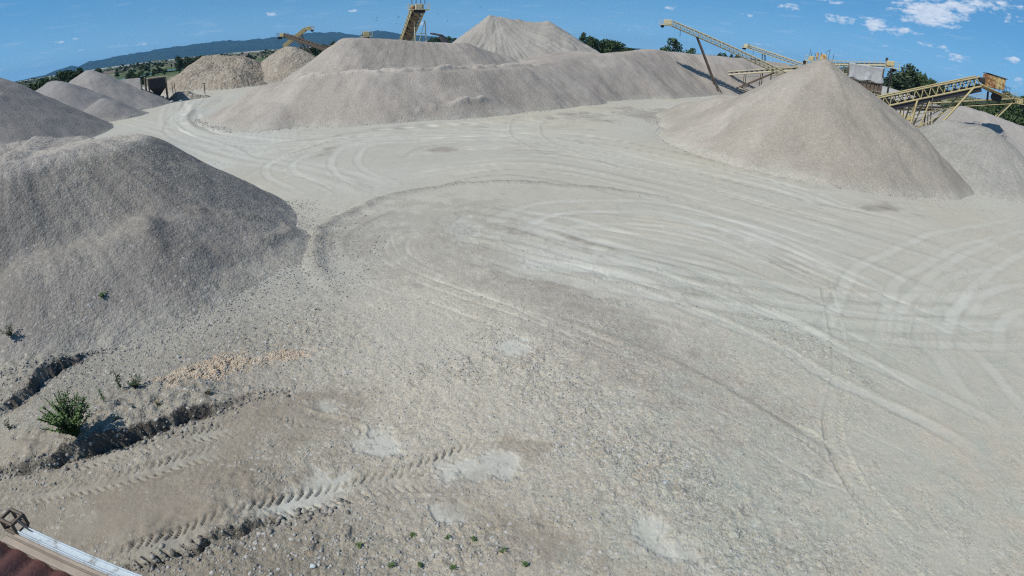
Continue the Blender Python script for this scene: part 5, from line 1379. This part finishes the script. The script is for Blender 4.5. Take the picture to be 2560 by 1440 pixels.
def trunk_mesh(h, r, seed, limbs=4):
    rng = np.random.RandomState(seed); V = []; F = []
    def tube(p, q, r0, r1, seg=6):
        t, s, n = frame(p, q); b = len(V)
        for (c, rr) in ((Vector(p), r0), (Vector(q), r1)):
            for k in range(seg):
                a = 6.2832 * k / seg; V.append(tuple(c + (s * math.cos(a) + n * math.sin(a)) * rr))
        for k in range(seg): F.append((b + k, b + (k + 1) % seg, b + seg + (k + 1) % seg, b + seg + k))
    tube((0, 0, -.3), (0.1, 0, h * .4), r, r * .7); tube((.1, 0, h * .4), (.2, .1, h * .85), r * .7, r * .2)
    for k in range(limbs):
        a = rng.rand() * 6.28; z0 = h * rng.uniform(.25, .6)
        tube((.1, 0, z0), (math.cos(a) * h * .25, math.sin(a) * h * .25, z0 + h * .25), r * .35, r * .08)
    me = np_mesh('trunk', V, F, M['bark'], True); return me
CR = [leaf_cloud('crown', M['leaf_a'], 2600, 3.6, 4.0, .27, 1, 13, 4.6), leaf_cloud('crown', M['leaf_b'], 2400, 3.0, 4.6, .25, 2, 14, 5.4),
      leaf_cloud('crown', M['leaf_a'], 2300, 4.4, 3.0, .28, 3, 12, 3.3), leaf_cloud('crown', M['leaf_b'], 2100, 2.2, 4.6, .23, 4, 12, 5.4), leaf_cloud('crown', M['leaf_a'], 2600, 3.8, 3.6, .26, 5, 14, 4.2)]
TR = [trunk_mesh(h, .22, i) for i, h in enumerate((8, 9.5, 6, 9.5, 7.5))]
KINDW = ('round dark', 'tall grey green', 'low wide dark', 'slim grey green', 'uneven dark')
def tree(kind, px, py, s, label, group, zs=1.0, zoff=0.0):
    r = thing('tree', label, 'tree', (px, py, zoff - .4), group)
    r.rotation_euler = (0, 0, random.random() * 6.28); r.scale = (s, s, s * zs)
    mobj('crown', CR[kind], r); mobj('trunk', TR[kind], r)
    return r
def at_az(az, d): return d * math.sin(R(az)), d * math.cos(R(az))

# single trees one can point at
def crown_size(me):
    c = np.zeros(len(me.vertices) * 3); me.vertices.foreach_get('co', c); c = c.reshape(-1, 3)
    return np.percentile(c[:, 2], 99.2), np.percentile(c[:, 0], 97.5) - np.percentile(c[:, 0], 2.5)
CSZ = [crown_size(m_) for m_ in CR]
def tree_h(kind, az, d, top_el, width, label, group):
    """tree whose crown reaches a given height above the horizon"""
    H = CAM_H + d * math.tan(R(top_el)); base_h, base_w = CSZ[kind]
    s = width * d * math.pi / 180 / base_w; zs = (H + .4) / (base_h * s)
    x, y = at_az(az, d); return tree(kind, x, y, s, label, group, zs)
ORD = ('leftmost', 'second from the left', 'third from the left', 'fourth from the left', 'fifth from the left', 'sixth from the left', 'seventh from the left', 'eighth from the left', 'ninth from the left')
_by = {}
for a in TREES: _by.setdefault(a[6], []).append(a)
for g_, l_ in _by.items():
    l_.sort(key=lambda a: a[1])
    for i, a in enumerate(l_):
        lab = a[5] if g_ is None else ORD[i] + ' of the ' + g_
        tree_h(*a[:5], lab, a[6])

def scatter_trees():
    rng = np.random.RandomState(11)
    n = 0
    while n < 150:
        a = rng.uniform(-54, -17.5); d = rng.uniform(215, 760)
        if a > -32 and d < 260: continue
        if fbm(np.array([a / 3.0]), np.array([d / 90.0]), 3, 5)[0] < .44: continue
        x, y = at_az(a, d); k = rng.randint(0, 5)
        s = rng.uniform(.45, .95)
        tree(k, x, y, s, ('round dark green', 'tall grey green', 'low wide dark green', 'slim grey green', 'uneven dark green')[k] + ' tree scattered over the low scrubland beyond the pit', 'trees on the scrubland beyond the pit', rng.uniform(.6, .95)); n += 1
    n = 0
    while n < 46:
        a = rng.uniform(34, 62); d = rng.uniform(175, 330)
        x, y = at_az(a, d); k = rng.choice([0, 2, 4])
        s = rng.uniform(.75, 1.05)
        tree(k, x, y, s, ('round dark green', '', 'low wide dark green', '', 'uneven dark green')[k] + ' tree in the wood beyond the right side stockpiles', 'trees of the wood at the right', rng.uniform(.62, .88)); n += 1
scatter_trees()

def far_woods():
    rng = np.random.RandomState(21); V = []; n = 9000
    az = rng.uniform(-60, 66, n); d = rng.uniform(620, 1500, n)
    keep = fbm(az / 2.2, d / 160, 3, 9) > .47
    az, d = az[keep], d[keep]; n = len(az)
    P = np.stack([d * np.sin(np.radians(az)), d * np.cos(np.radians(az)), rng.rand(n) ** .8 * 6.5 * (.5 + fbm(az, d / 60, 2, 3))], 1)
    e1 = rng.normal(size=(n, 3)); e1 /= np.linalg.norm(e1, axis=1)[:, None]
    e2 = np.cross(e1, rng.normal(size=(n, 3))); e2 /= np.linalg.norm(e2, axis=1)[:, None]
    s = rng.uniform(2.0, 4.5, n)[:, None]; e1[:, 2] *= .5; e2[:, 2] *= .5
    V = np.stack([P - e1 * s, P - e2 * s, P + e1 * s, P + e2 * s], 1).reshape(-1, 3)
    V[:, 2] = np.maximum(V[:, 2], -1)
    tag(mobj('woods', np_mesh('woods', V, np.arange(4 * n).reshape(n, 4), M['leaf_b'])), 'far off low woodland strip on the plain', None, kind='stuff')
far_woods()

def hills():
    pr = [(-75, .5), (-66, .35), (-58, .55), (-52, .25), (-49.5, .06)] + list(HILL_PROFILE) + [(0, .12), (12, .05), (30, .04), (60, .05)]
    az = np.arange(-75, 60, .12); e = np.interp(az, [p[0] for p in pr], [p[1] for p in pr])
    D0 = 9500.0
    rows = []; prof = ((.86, 0), (.90, .30), (.93, .55), (.96, .82), (1.0, 1.0), (1.05, .75), (1.12, 0))
    for j in np.linspace(0, 1, 26):
        k = .86 + .26 * j; f = np.interp(k, [p[0] for p in prof], [p[1] for p in prof])
        d = D0 * k
        top = D0 * np.tan(np.radians(e)) + 9
        h = top * f * (1 + (fbm(az * 1.6, np.full_like(az, j * 7), 4, 3) - .5) * (.30 if f < .98 else .03))
        if j in (0, 1): h = h * 0 - 5
        rows.append(np.stack([d * np.sin(np.radians(az)), d * np.cos(np.radians(az)), h], 1))
    V = np.vstack(rows); nr, na = 26, len(az); I = np.arange(nr * na).reshape(nr, na)
    F = np.stack([I[:-1, :-1], I[:-1, 1:], I[1:, 1:], I[1:, :-1]], -1).reshape(-1, 4)
    m = bpy.data.materials.new('wooded_hills'); m.use_nodes = True
    T = NT(m.node_tree); b = T.n['Principled BSDF']; P = T.new('ShaderNodeNewGeometry').outputs['Position']
    n = T.new('ShaderNodeTexNoise', {'Vector': P, 'Scale': .0035, 'Detail': 8.0, 'Roughness': .7}).outputs[0]
    c = T.ramp(n, [(.35, (.012, .024, .018)), (.62, (.025, .04, .026)), (.8, (.05, .06, .04))])
    T.l.new(c, b.inputs['Base Color']); b.inputs['Roughness'].default_value = 1; b.inputs['Specular IOR Level'].default_value = 0
    tag(mobj('hills', np_mesh('hills', V, F, m, True)), kind='structure')
hills()

def ponds():
    for (az, d, w, l, rot) in ((-34.0, 470, 46, 12, .4), (-37.0, 390, 26, 8, .3), (-31.6, 520, 30, 9, .5), (-20.4, 420, 24, 9, .1)):
        x, y = at_az(az, d); rng = np.random.RandomState(int(d)); V = [(x, y, .35)]
        for k in range(40):
            a = 6.2832 * k / 40; q = 1 + .25 * (rng.rand() - .5)
            u, v = math.cos(a) * w * q / 2, math.sin(a) * l * q / 2 * 2.2
            V.append((x + u * math.cos(rot) - v * math.sin(rot), y + u * math.sin(rot) + v * math.cos(rot), .35))
        me = bpy.data.meshes.new('pond'); me.from_pydata(V, [], [(0, k + 1, (k + 1) % 40 + 1) for k in range(40)]); me.materials.append(M['water'])
        tag(mobj('pond', me), kind='structure')
ponds()

# ------------------------------------------------------------------ surface height lookups for things that stand on the ground
def gz(x, y):
    X, Y = np.array([float(x)] * 2), np.array([float(y)] * 2)
    z, _, _ = yard_fields(X, Y); return float(max(z[0], pile_height(X, Y, PILES[0][0], PILES[0][1])[0]))

def plant_mesh(seed, h, spread, stems, leaves, ls, mats):
    """stems fanning from the root with leaf blades up each stem: returns (stem mesh, leaf mesh)"""
    rng = np.random.RandomState(seed); V = []; F = []; LV = []; LF = []
    for i in range(stems):
        a = rng.rand() * 6.283; lean = rng.rand() ** .7 * spread; hh = h * rng.uniform(.55, 1.0) * (1 - .35 * lean / max(spread, .01))
        pts = [Vector((math.cos(a) * lean * t ** 1.3, math.sin(a) * lean * t ** 1.3, hh * t)) for t in np.linspace(0, 1, 5)]
        for p, q in zip(pts[:-1], pts[1:]):
            t, s, n = frame(p, q); b = len(V); w = .006 * h + .003
            for c in (p, q):
                for (u, v) in ((1, 0), (-.5, .87), (-.5, -.87)): V.append(tuple(c + s * u * w + n * v * w))
            for k in range(3): F.append((b + k, b + (k + 1) % 3, b + 3 + (k + 1) % 3, b + 3 + k))
        for j in range(leaves):
            t = rng.uniform(.12, 1.0); c = pts[0].lerp(pts[-1], t) if False else Vector(np.array([np.interp(t, np.linspace(0, 1, 5), [p[k] for p in pts]) for k in range(3)]))
            aa = rng.rand() * 6.283; l = ls * rng.uniform(.6, 1.3); d = Vector((math.cos(aa), math.sin(aa), rng.uniform(-.2, .7))).normalized()
            sd = d.cross(Vector((0, 0, 1))).normalized() * l * .32; off = c + d * .15 * l; b = len(LV)
            for p in (off, off + d * l * .5 + sd, off + d * l, off + d * l * .5 - sd + Vector((0, 0, .05 * l))): LV.append(tuple(p))
            LF.append((b, b + 1, b + 2, b + 3))
    return np_mesh('stems', V, F, M['bark']), np_mesh('leaves', LV, LF, mats)
def plant(name, label, cat, x, y, seed, h, spread, stems, leaves, ls, mat='leaf_c', group=None, z=None):
    r = thing(name, label, cat, (x, y, (gz(x, y) if z is None else z) - .02), group)
    a, b = plant_mesh(seed, h, spread, stems, leaves, ls, M[mat]); mobj('stems', a, r); mobj('leaves', b, r); return r
M['dry'] = leaf_mat('dry_leaves', (.10, .09, .045), (.26, .22, .12))
plant('bush', 'leafy green bush on the gravel bank at the lower left', 'bush', -11.15, 8.85, 1, 1.6, .75, 62, 46, .085)
plant('weed', 'tall thin weed stalk behind the bush, left of the orange stones', 'weed', -11.45, 11.3, 2, 1.0, .10, 3, 26, .085, 'leaf_b')
plant('weed', 'spreading grey green weed beside the tall thin stalk', 'weed', -10.95, 11.45, 3, .55, .35, 9, 16, .09, 'leaf_b')
plant('weed', 'small narrow weed just right of the leafy bush', 'weed', -11.4, 10.45, 4, .48, .08, 4, 12, .06, 'leaf_c')
plant('weed', 'small bright weed tuft on the slope of the dark stone pile', 'weed', -14.9, 15.3, 5, .32, .25, 9, 12, .08, 'leaf_c')
plant('weed', 'ragged weed at the left edge above the dark bank', 'weed', -17.1, 12.5, 6, .55, .35, 10, 14, .09, 'leaf_b')
plant('weed', 'dry small weed at the left edge below the bank', 'weed', -14.0, 8.95, 7, .3, .25, 8, 10, .06, 'leaf_b')
WX = (-.05, -2.16, -.63, -1.15, -1.0, -1.62, -1.9, .4, -2.9)
for i, (x, y, h_, lab) in enumerate(((-9.6, 10.6, .28, 'dry straw coloured weed just above the middle of the cut bank'), (-8.3, 11.3, .22, 'low dry weed near the upper end of the cut bank'),
        (-12.9, 9.6, .35, 'straggly dusty weed between the leafy bush and the left edge'), (-10.4, 9.7, .18, 'dusty sprig on the bank right of the leafy bush'))):
    plant('weed', lab, 'weed', x, y, 50 + i, h_, .16, 6, 9, .05, 'dry')
for i, (x, y) in enumerate(((-.05, 7.08), (-2.16, 6.58), (-.63, 7.34), (-1.15, 7.36), (-1.0, 6.64), (-1.62, 6.63), (-1.9, 7.4), (.4, 6.75), (-2.9, 7.0))):
    plant('weed', 'tiny weed on stony ground, ' + ORD[sorted(range(9), key=lambda q: WX[q]).index(i)] + ' along the bottom edge', 'weed', x, y, 20 + i, .09 + .03 * (i % 3), .08, 8, 7, .04, 'leaf_c', 'tiny weeds at the bottom edge')

# ------------------------------------------------------------------ loose stones
def stone_mesh(seed):
    import bmesh
    rng = np.random.RandomState(seed); bm = bmesh.new(); bmesh.ops.create_icosphere(bm, subdivisions=1, radius=.5)
    for v in bm.verts: v.co *= rng.uniform(.72, 1.15)
    for v in bm.verts: v.co.z *= .62; v.co.x *= 1.15
    me = bpy.data.meshes.new('stone'); bm.to_mesh(me); bm.free(); return me
def stone_mat(name, lo, hi):
    m = bpy.data.materials.new(name); m.use_nodes = True
    T = NT(m.node_tree); b = T.n['Principled BSDF']
    o = T.new('ShaderNodeNewGeometry').outputs['Random Per Island']
    T.l.new(T.mix(o, lo, hi), b.inputs['Base Color']); b.inputs['Roughness'].default_value = .9; b.inputs['Specular IOR Level'].default_value = .2
    return m
BASES = []
for s_ in range(6):
    me = stone_mesh(s_ + 1); co_ = np.zeros(len(me.vertices) * 3); me.vertices.foreach_get('co', co_)
    fa = np.zeros(len(me.polygons) * 3, int); me.polygons.foreach_get('vertices', fa); BASES.append((co_.reshape(-1, 3), fa.reshape(-1, 3)))
def stones(name, label, P, size, mat, seed):
    """one joined mesh of loose stones lying at points P with the given sizes"""
    rng = np.random.RandomState(seed); n = len(P); kind = rng.randint(0, 6, n); VV = []; FF = []; b = 0
    for k in range(6):
        j = np.nonzero(kind == k)[0]
        if len(j) == 0: continue
        v, f = BASES[k]; a = rng.rand(len(j)) * 6.283; c, s = np.cos(a), np.sin(a); sz = size[j]
        X = (v[None, :, 0] * c[:, None] - v[None, :, 1] * s[:, None]) * sz[:, None] + P[j, 0:1]
        Y = (v[None, :, 0] * s[:, None] + v[None, :, 1] * c[:, None]) * sz[:, None] + P[j, 1:2]
        Z = v[None, :, 2] * (sz * rng.uniform(.8, 1.2, len(j)))[:, None] + P[j, 2:3]
        VV.append(np.stack([X, Y, Z], -1).reshape(-1, 3)); m = len(v)
        FF.append((f[None] + (np.arange(len(j)) * m)[:, None, None] + b).reshape(-1, 3)); b += m * len(j)
    return tag(mobj(name, np_mesh(name, np.vstack(VV), np.vstack(FF), mat)), label, None, kind='stuff')
def scatter(n, dmin, dmax, azmin, azmax, seed, fn):
    rng = np.random.RandomState(seed)
    d = np.sqrt(rng.uniform(dmin ** 2, dmax ** 2, n)); a = np.radians(rng.uniform(azmin, azmax, n)); X, Y = d * np.sin(a), d * np.cos(a)
    z, t, r = yard_fields(X, Y); p = fn(X, Y, r); k = rng.rand(n) < p
    return np.stack([X, Y, z], 1)[k], r[k], rng
P_, r_, rng_ = scatter(90000, 6.0, 26, -66, 66, 31, lambda X, Y, r: np.clip((r - .55) * .7, 0, .8))
sz_ = .022 + .050 * rng_.rand(len(P_)) ** 2.2 * (.6 + r_ * .6)
stones('gravel', 'loose grey crushed stones lying on the yard', P_, sz_, stone_mat('loose_stones', (.20, .195, .18), (.44, .425, .385)), 3)
# the band of orange stones and the strip of coarse stones
def zone(Z, key=None):
    def f(X, Y, r):
        m = np.zeros(len(X))
        for P in Z:
            i, q = patch_mask(X, Y, P); m[i] = np.maximum(m[i], q)
        return m * .9
    return f
OR = [P[2:] for P in PATCHES if P[0] == 'orange']
P_, r_, rng_ = scatter(60000, 12, 20, -56, -25, 33, zone(OR))
stones('gravel', 'band of orange and cream stones on the grey gravel', P_[:7000], .03 + .055 * rng_.rand(len(P_))[:7000] ** 1.5, stone_mat('orange_stones', (.34, .25, .17), (.58, .51, .39)), 5)
# crumbled clods along the cut banks, stones rolled out from the feet of the stockpiles
def near_step(X, Y, r):
    m = np.zeros(len(X))
    for kind, wd, s, pts in TRACKS:
        if kind == 'step':
            i, sd, al, L = curve_field(X, Y, pts, .9)
            if len(i): m[i] = np.maximum(m[i], np.exp(-((sd + .12) / (.22 if kind == 'step' else .30)) ** 2) * (.75 if kind == 'step' else .35))
    return m
P_, r_, rng_ = scatter(90000, 8.5, 30, -64, 6, 35, near_step)
stones('rubble', 'crumbled clods and stones along the cut gravel banks', P_, .03 + .13 * rng_.rand(len(P_)) ** 2.5, stone_mat('clods', (.13, .115, .095), (.34, .315, .27)), 7)
def near_berm(X, Y, r):
    m = np.zeros(len(X))
    for kind, wd, s, pts in TRACKS:
        if kind == 'berm':
            i, sd, al, L = curve_field(X, Y, pts, .9)
            if len(i): m[i] = np.maximum(m[i], np.exp(-(sd / .32) ** 2) * .5 * s)
    return m
P_, r_, rng_ = scatter(60000, 14, 45, -34, 30, 36, near_berm)
stones('rubble', 'loose stones pushed up along the curved wheel berms of the yard', P_, .03 + .07 * rng_.rand(len(P_)) ** 2, stone_mat('berm_stones', (.26, .24, .20), (.46, .43, .37)), 8)
def pile_foot(k, reach):
    def f(X, Y, r):
        prims, kk, b = PILES[k]; h = pile_height(X, Y, prims, kk)
        return np.where((h < .15) & (h > -reach), np.exp(h / (reach * .4)) * .8, 0).clip(0, .8)
    return f
P_, r_, rng_ = scatter(60000, 12, 34, -62, -14, 37, pile_foot(0, 1.2))
stones('rubble', 'stones rolled out from the foot of the dark near stockpile', P_, .03 + .09 * rng_.rand(len(P_)) ** 2, stone_mat('rolled_stones', (.16, .15, .14), (.36, .34, .30)), 9)
for k_, a0, a1, d0, d1, n_ in ((9, -34, 4, 56, 100, 60000), (10, -2, 24, 80, 140, 50000), (14, 12, 48, 38, 80, 60000)):
    P_, r_, rng_ = scatter(n_, d0, d1, a0, a1, 39 + k_, pile_foot(k_, .7))
    P_ = P_[:7000]
    stones('rubble', ('pale stones rolled out along the foot of the middle stockpile', 'pale stones along the foot of the far stockpile wall', 'stones rolled out round the foot of the beige cone')[(9, 10, 14).index(k_)],
           P_, .06 + .22 * rng_.rand(len(P_)) ** 3, stone_mat('foot_stones', (.22, .20, .175), (.44, .41, .36)), 11 + k_)
for i, (x, y, s) in enumerate(((-3.68, 6.37, .13), (3.59, 8.97, .12), (-10.6, 13.4, .16), (-4.3, 7.1, .09), (5.8, 9.9, .11))):
    import bmesh
    bm = bmesh.new(); bmesh.ops.create_icosphere(bm, subdivisions=2, radius=.5); rr = np.random.RandomState(i)
    for v in bm.verts: v.co *= rr.uniform(.85, 1.1); v.co.z *= 1
    for v in bm.verts: v.co.z *= .6
    me = bpy.data.meshes.new('pale_stone'); bm.to_mesh(me); bm.free(); me.materials.append(M['white'] if i < 2 else M['concrete'])
    o = mobj('pale_stone', me); o.location = (x, y, gz(x, y) + s * .2); o.scale = (s, s * .8, s)
    tag(o, ('single white stone lying at the bottom edge on dark coarse gravel', 'white stone on the greenish stony strip at the lower centre', 'pale lump of rock at the edge of the orange stones',
            'small pale rock left of the white stone at the bottom', 'pale rock right of the white stone on the stony strip')[i], 'stone')

# ------------------------------------------------------------------ the building the camera looks from
M['tanwood'] = plain('dusty_tan_board', (.34, .28, .22), .9, .35, 6.0)
def own_building():
    r = thing('plant_building', 'building edge in the corner with a red oxide sheet roof and chipped white gutter', 'building', (-2.0, 0.5, 0))
    z = Vector((0, 0, 1)); x = Vector((1, 0, 0)); y = Vector((0, 1, 0))
    # corrugated sheet, ridge lines running towards the yard
    V = []; F = []; n = 150; x0, x1 = -7.2, 3.0
    for i in range(n + 1):
        X = x0 + (x1 - x0) * i / n; h = .022 * math.sin(X * 2 * math.pi / .30)
        for (Y, Z) in ((-3.0, 6.0), (2.03, 5.36)): V.append((X + 2.0, Y - .5 + .0, Z + h))
    for i in range(n): F.append((2 * i, 2 * i + 2, 2 * i + 3, 2 * i + 1))
    me = np_mesh('roof_sheet', V, F, M['redroof'], True); o = mobj('roof_sheet', me, r); s = o.modifiers.new('sheet', 'SOLIDIFY'); s.thickness = .012
    box(r, 'fascia', (-1.2, 2.075, 5.35), x, y, z, (6.4, .07, .06), M['tanwood'], .01)
    # gutter: a channel with two lips
    for (yy, zz, w, h) in ((2.18, 5.44, .085, .02), (2.145, 5.455, .012, .045), (2.22, 5.455, .012, .045)):
        box(r, 'gutter', (-1.15, yy, zz), x, y, z, (6.1, w, h), M['white'], .005)
    box(r, 'eaves_rail', (-1.2, 2.12, 5.41), x, y, z, (6.1, .03, .05), M['tanwood'], .005)
    # bracket box at the gutter end
    c = Vector((-4.33, 2.22, 5.46))
    for (a, b) in (((-.11, 0, -.06), (-.11, 0, .06)), ((.07, 0, -.06), (.07, 0, .06)), ((-.11, 0, -.06), (.07, 0, -.06)), ((-.11, 0, .06), (.07, 0, .06))):
        for yy in (-.07, .07): bar(r, 'bracket', c + Vector(a) + y * yy, c + Vector(b) + y * yy, .028, .028, M['rust'])
    for (a, b) in ((-.11, -.06), (.07, -.06), (-.11, .06), (.07, .06)): bar(r, 'bracket', c + Vector((a, -.07, b)), c + Vector((a, .07, b)), .025, .025, M['rust'])
    bar(r, 'bracket_stay', c + Vector((.07, 0, .06)), c + Vector((.26, 0, -.02)), .025, .025, M['dark'])
    box(r, 'wall', (-2.0, -.9, 2.5), x, y, z, (8.4, 4.6, 5.6), M['concrete'], .02)
    r.rotation_euler = (0, 0, R(-8)); r.location = (-2.3, .35, 0)
own_building()

# ------------------------------------------------------------------ birds
def bird_mesh(flap):
    V = [(0, .16, 0), (0, -.18, 0), (.035, 0, .02), (-.035, 0, .02), (0, 0, -.03), (.22, .02, flap), (.40, -.06, flap * .6), (-.22, .02, flap), (-.40, -.06, flap * .6), (.04, -.26, 0), (-.04, -.26, 0), (.03, .07, .02), (-.03, .07, .02), (.03, -.06, .02), (-.03, -.06, .02)]
    F = [(0, 2, 4), (0, 4, 3), (0, 3, 2), (1, 4, 2), (1, 3, 4), (1, 2, 3), (11, 5, 6, 13), (12, 14, 8, 7), (1, 9, 10)]
    me = bpy.data.meshes.new('bird'); me.from_pydata(V, [], F); me.materials.append(M['bird']); return me
bm_ = [bird_mesh(.10), bird_mesh(-.05)]
BL = ('upper bird of the close pair left of the steep conveyor tower', 'lower bird of the close pair left of the steep conveyor tower', 'lone high bird just left of the steep conveyor tower',
      'lone high bird just right of the steep conveyor tower', 'lone lower bird right of the steep conveyor tower', 'leftmost of the three low distant birds left of the steep tower',
      'middle one of the three low distant birds left of the steep tower', 'rightmost of the three low distant birds left of the steep tower', 'bird high over the tall sand pile')
for i, (x, y, z) in enumerate(BIRDS):
    o = mobj('bird', bm_[i % 2]); o.location = (x, y, z); o.rotation_euler = (0, .2 * (i % 3), i * 1.3)
    tag(o, BL[i], 'bird', 'birds around the conveyor tower')

# ------------------------------------------------------------------ air
def haze():
    me = bpy.data.meshes.new('haze')
    a, b, y0, y1, z0, z1 = -14000, 14000, -2500, 13000, -4.0, 245.0
    me.from_pydata([(x, y, z) for x in (a, b) for y in (y0, y1) for z in (z0, z1)], [], [(0, 1, 3, 2), (4, 6, 7, 5), (0, 4, 5, 1), (2, 3, 7, 6), (0, 2, 6, 4), (1, 5, 7, 3)])
    m = bpy.data.materials.new('haze_air'); m.use_nodes = True; t = m.node_tree; t.nodes.clear()
    v = t.nodes.new('ShaderNodeVolumePrincipled'); v.inputs['Color'].default_value = (.26, .62, 1.0, 1); v.inputs['Density'].default_value = HAZE
    v.inputs['Anisotropy'].default_value = .0
    o = t.nodes.new('ShaderNodeOutputMaterial'); t.links.new(v.outputs[0], o.inputs['Volume'])
    me.materials.append(m); tag(mobj('haze', me), kind='stuff')
HAZE = 5.0e-5
haze()
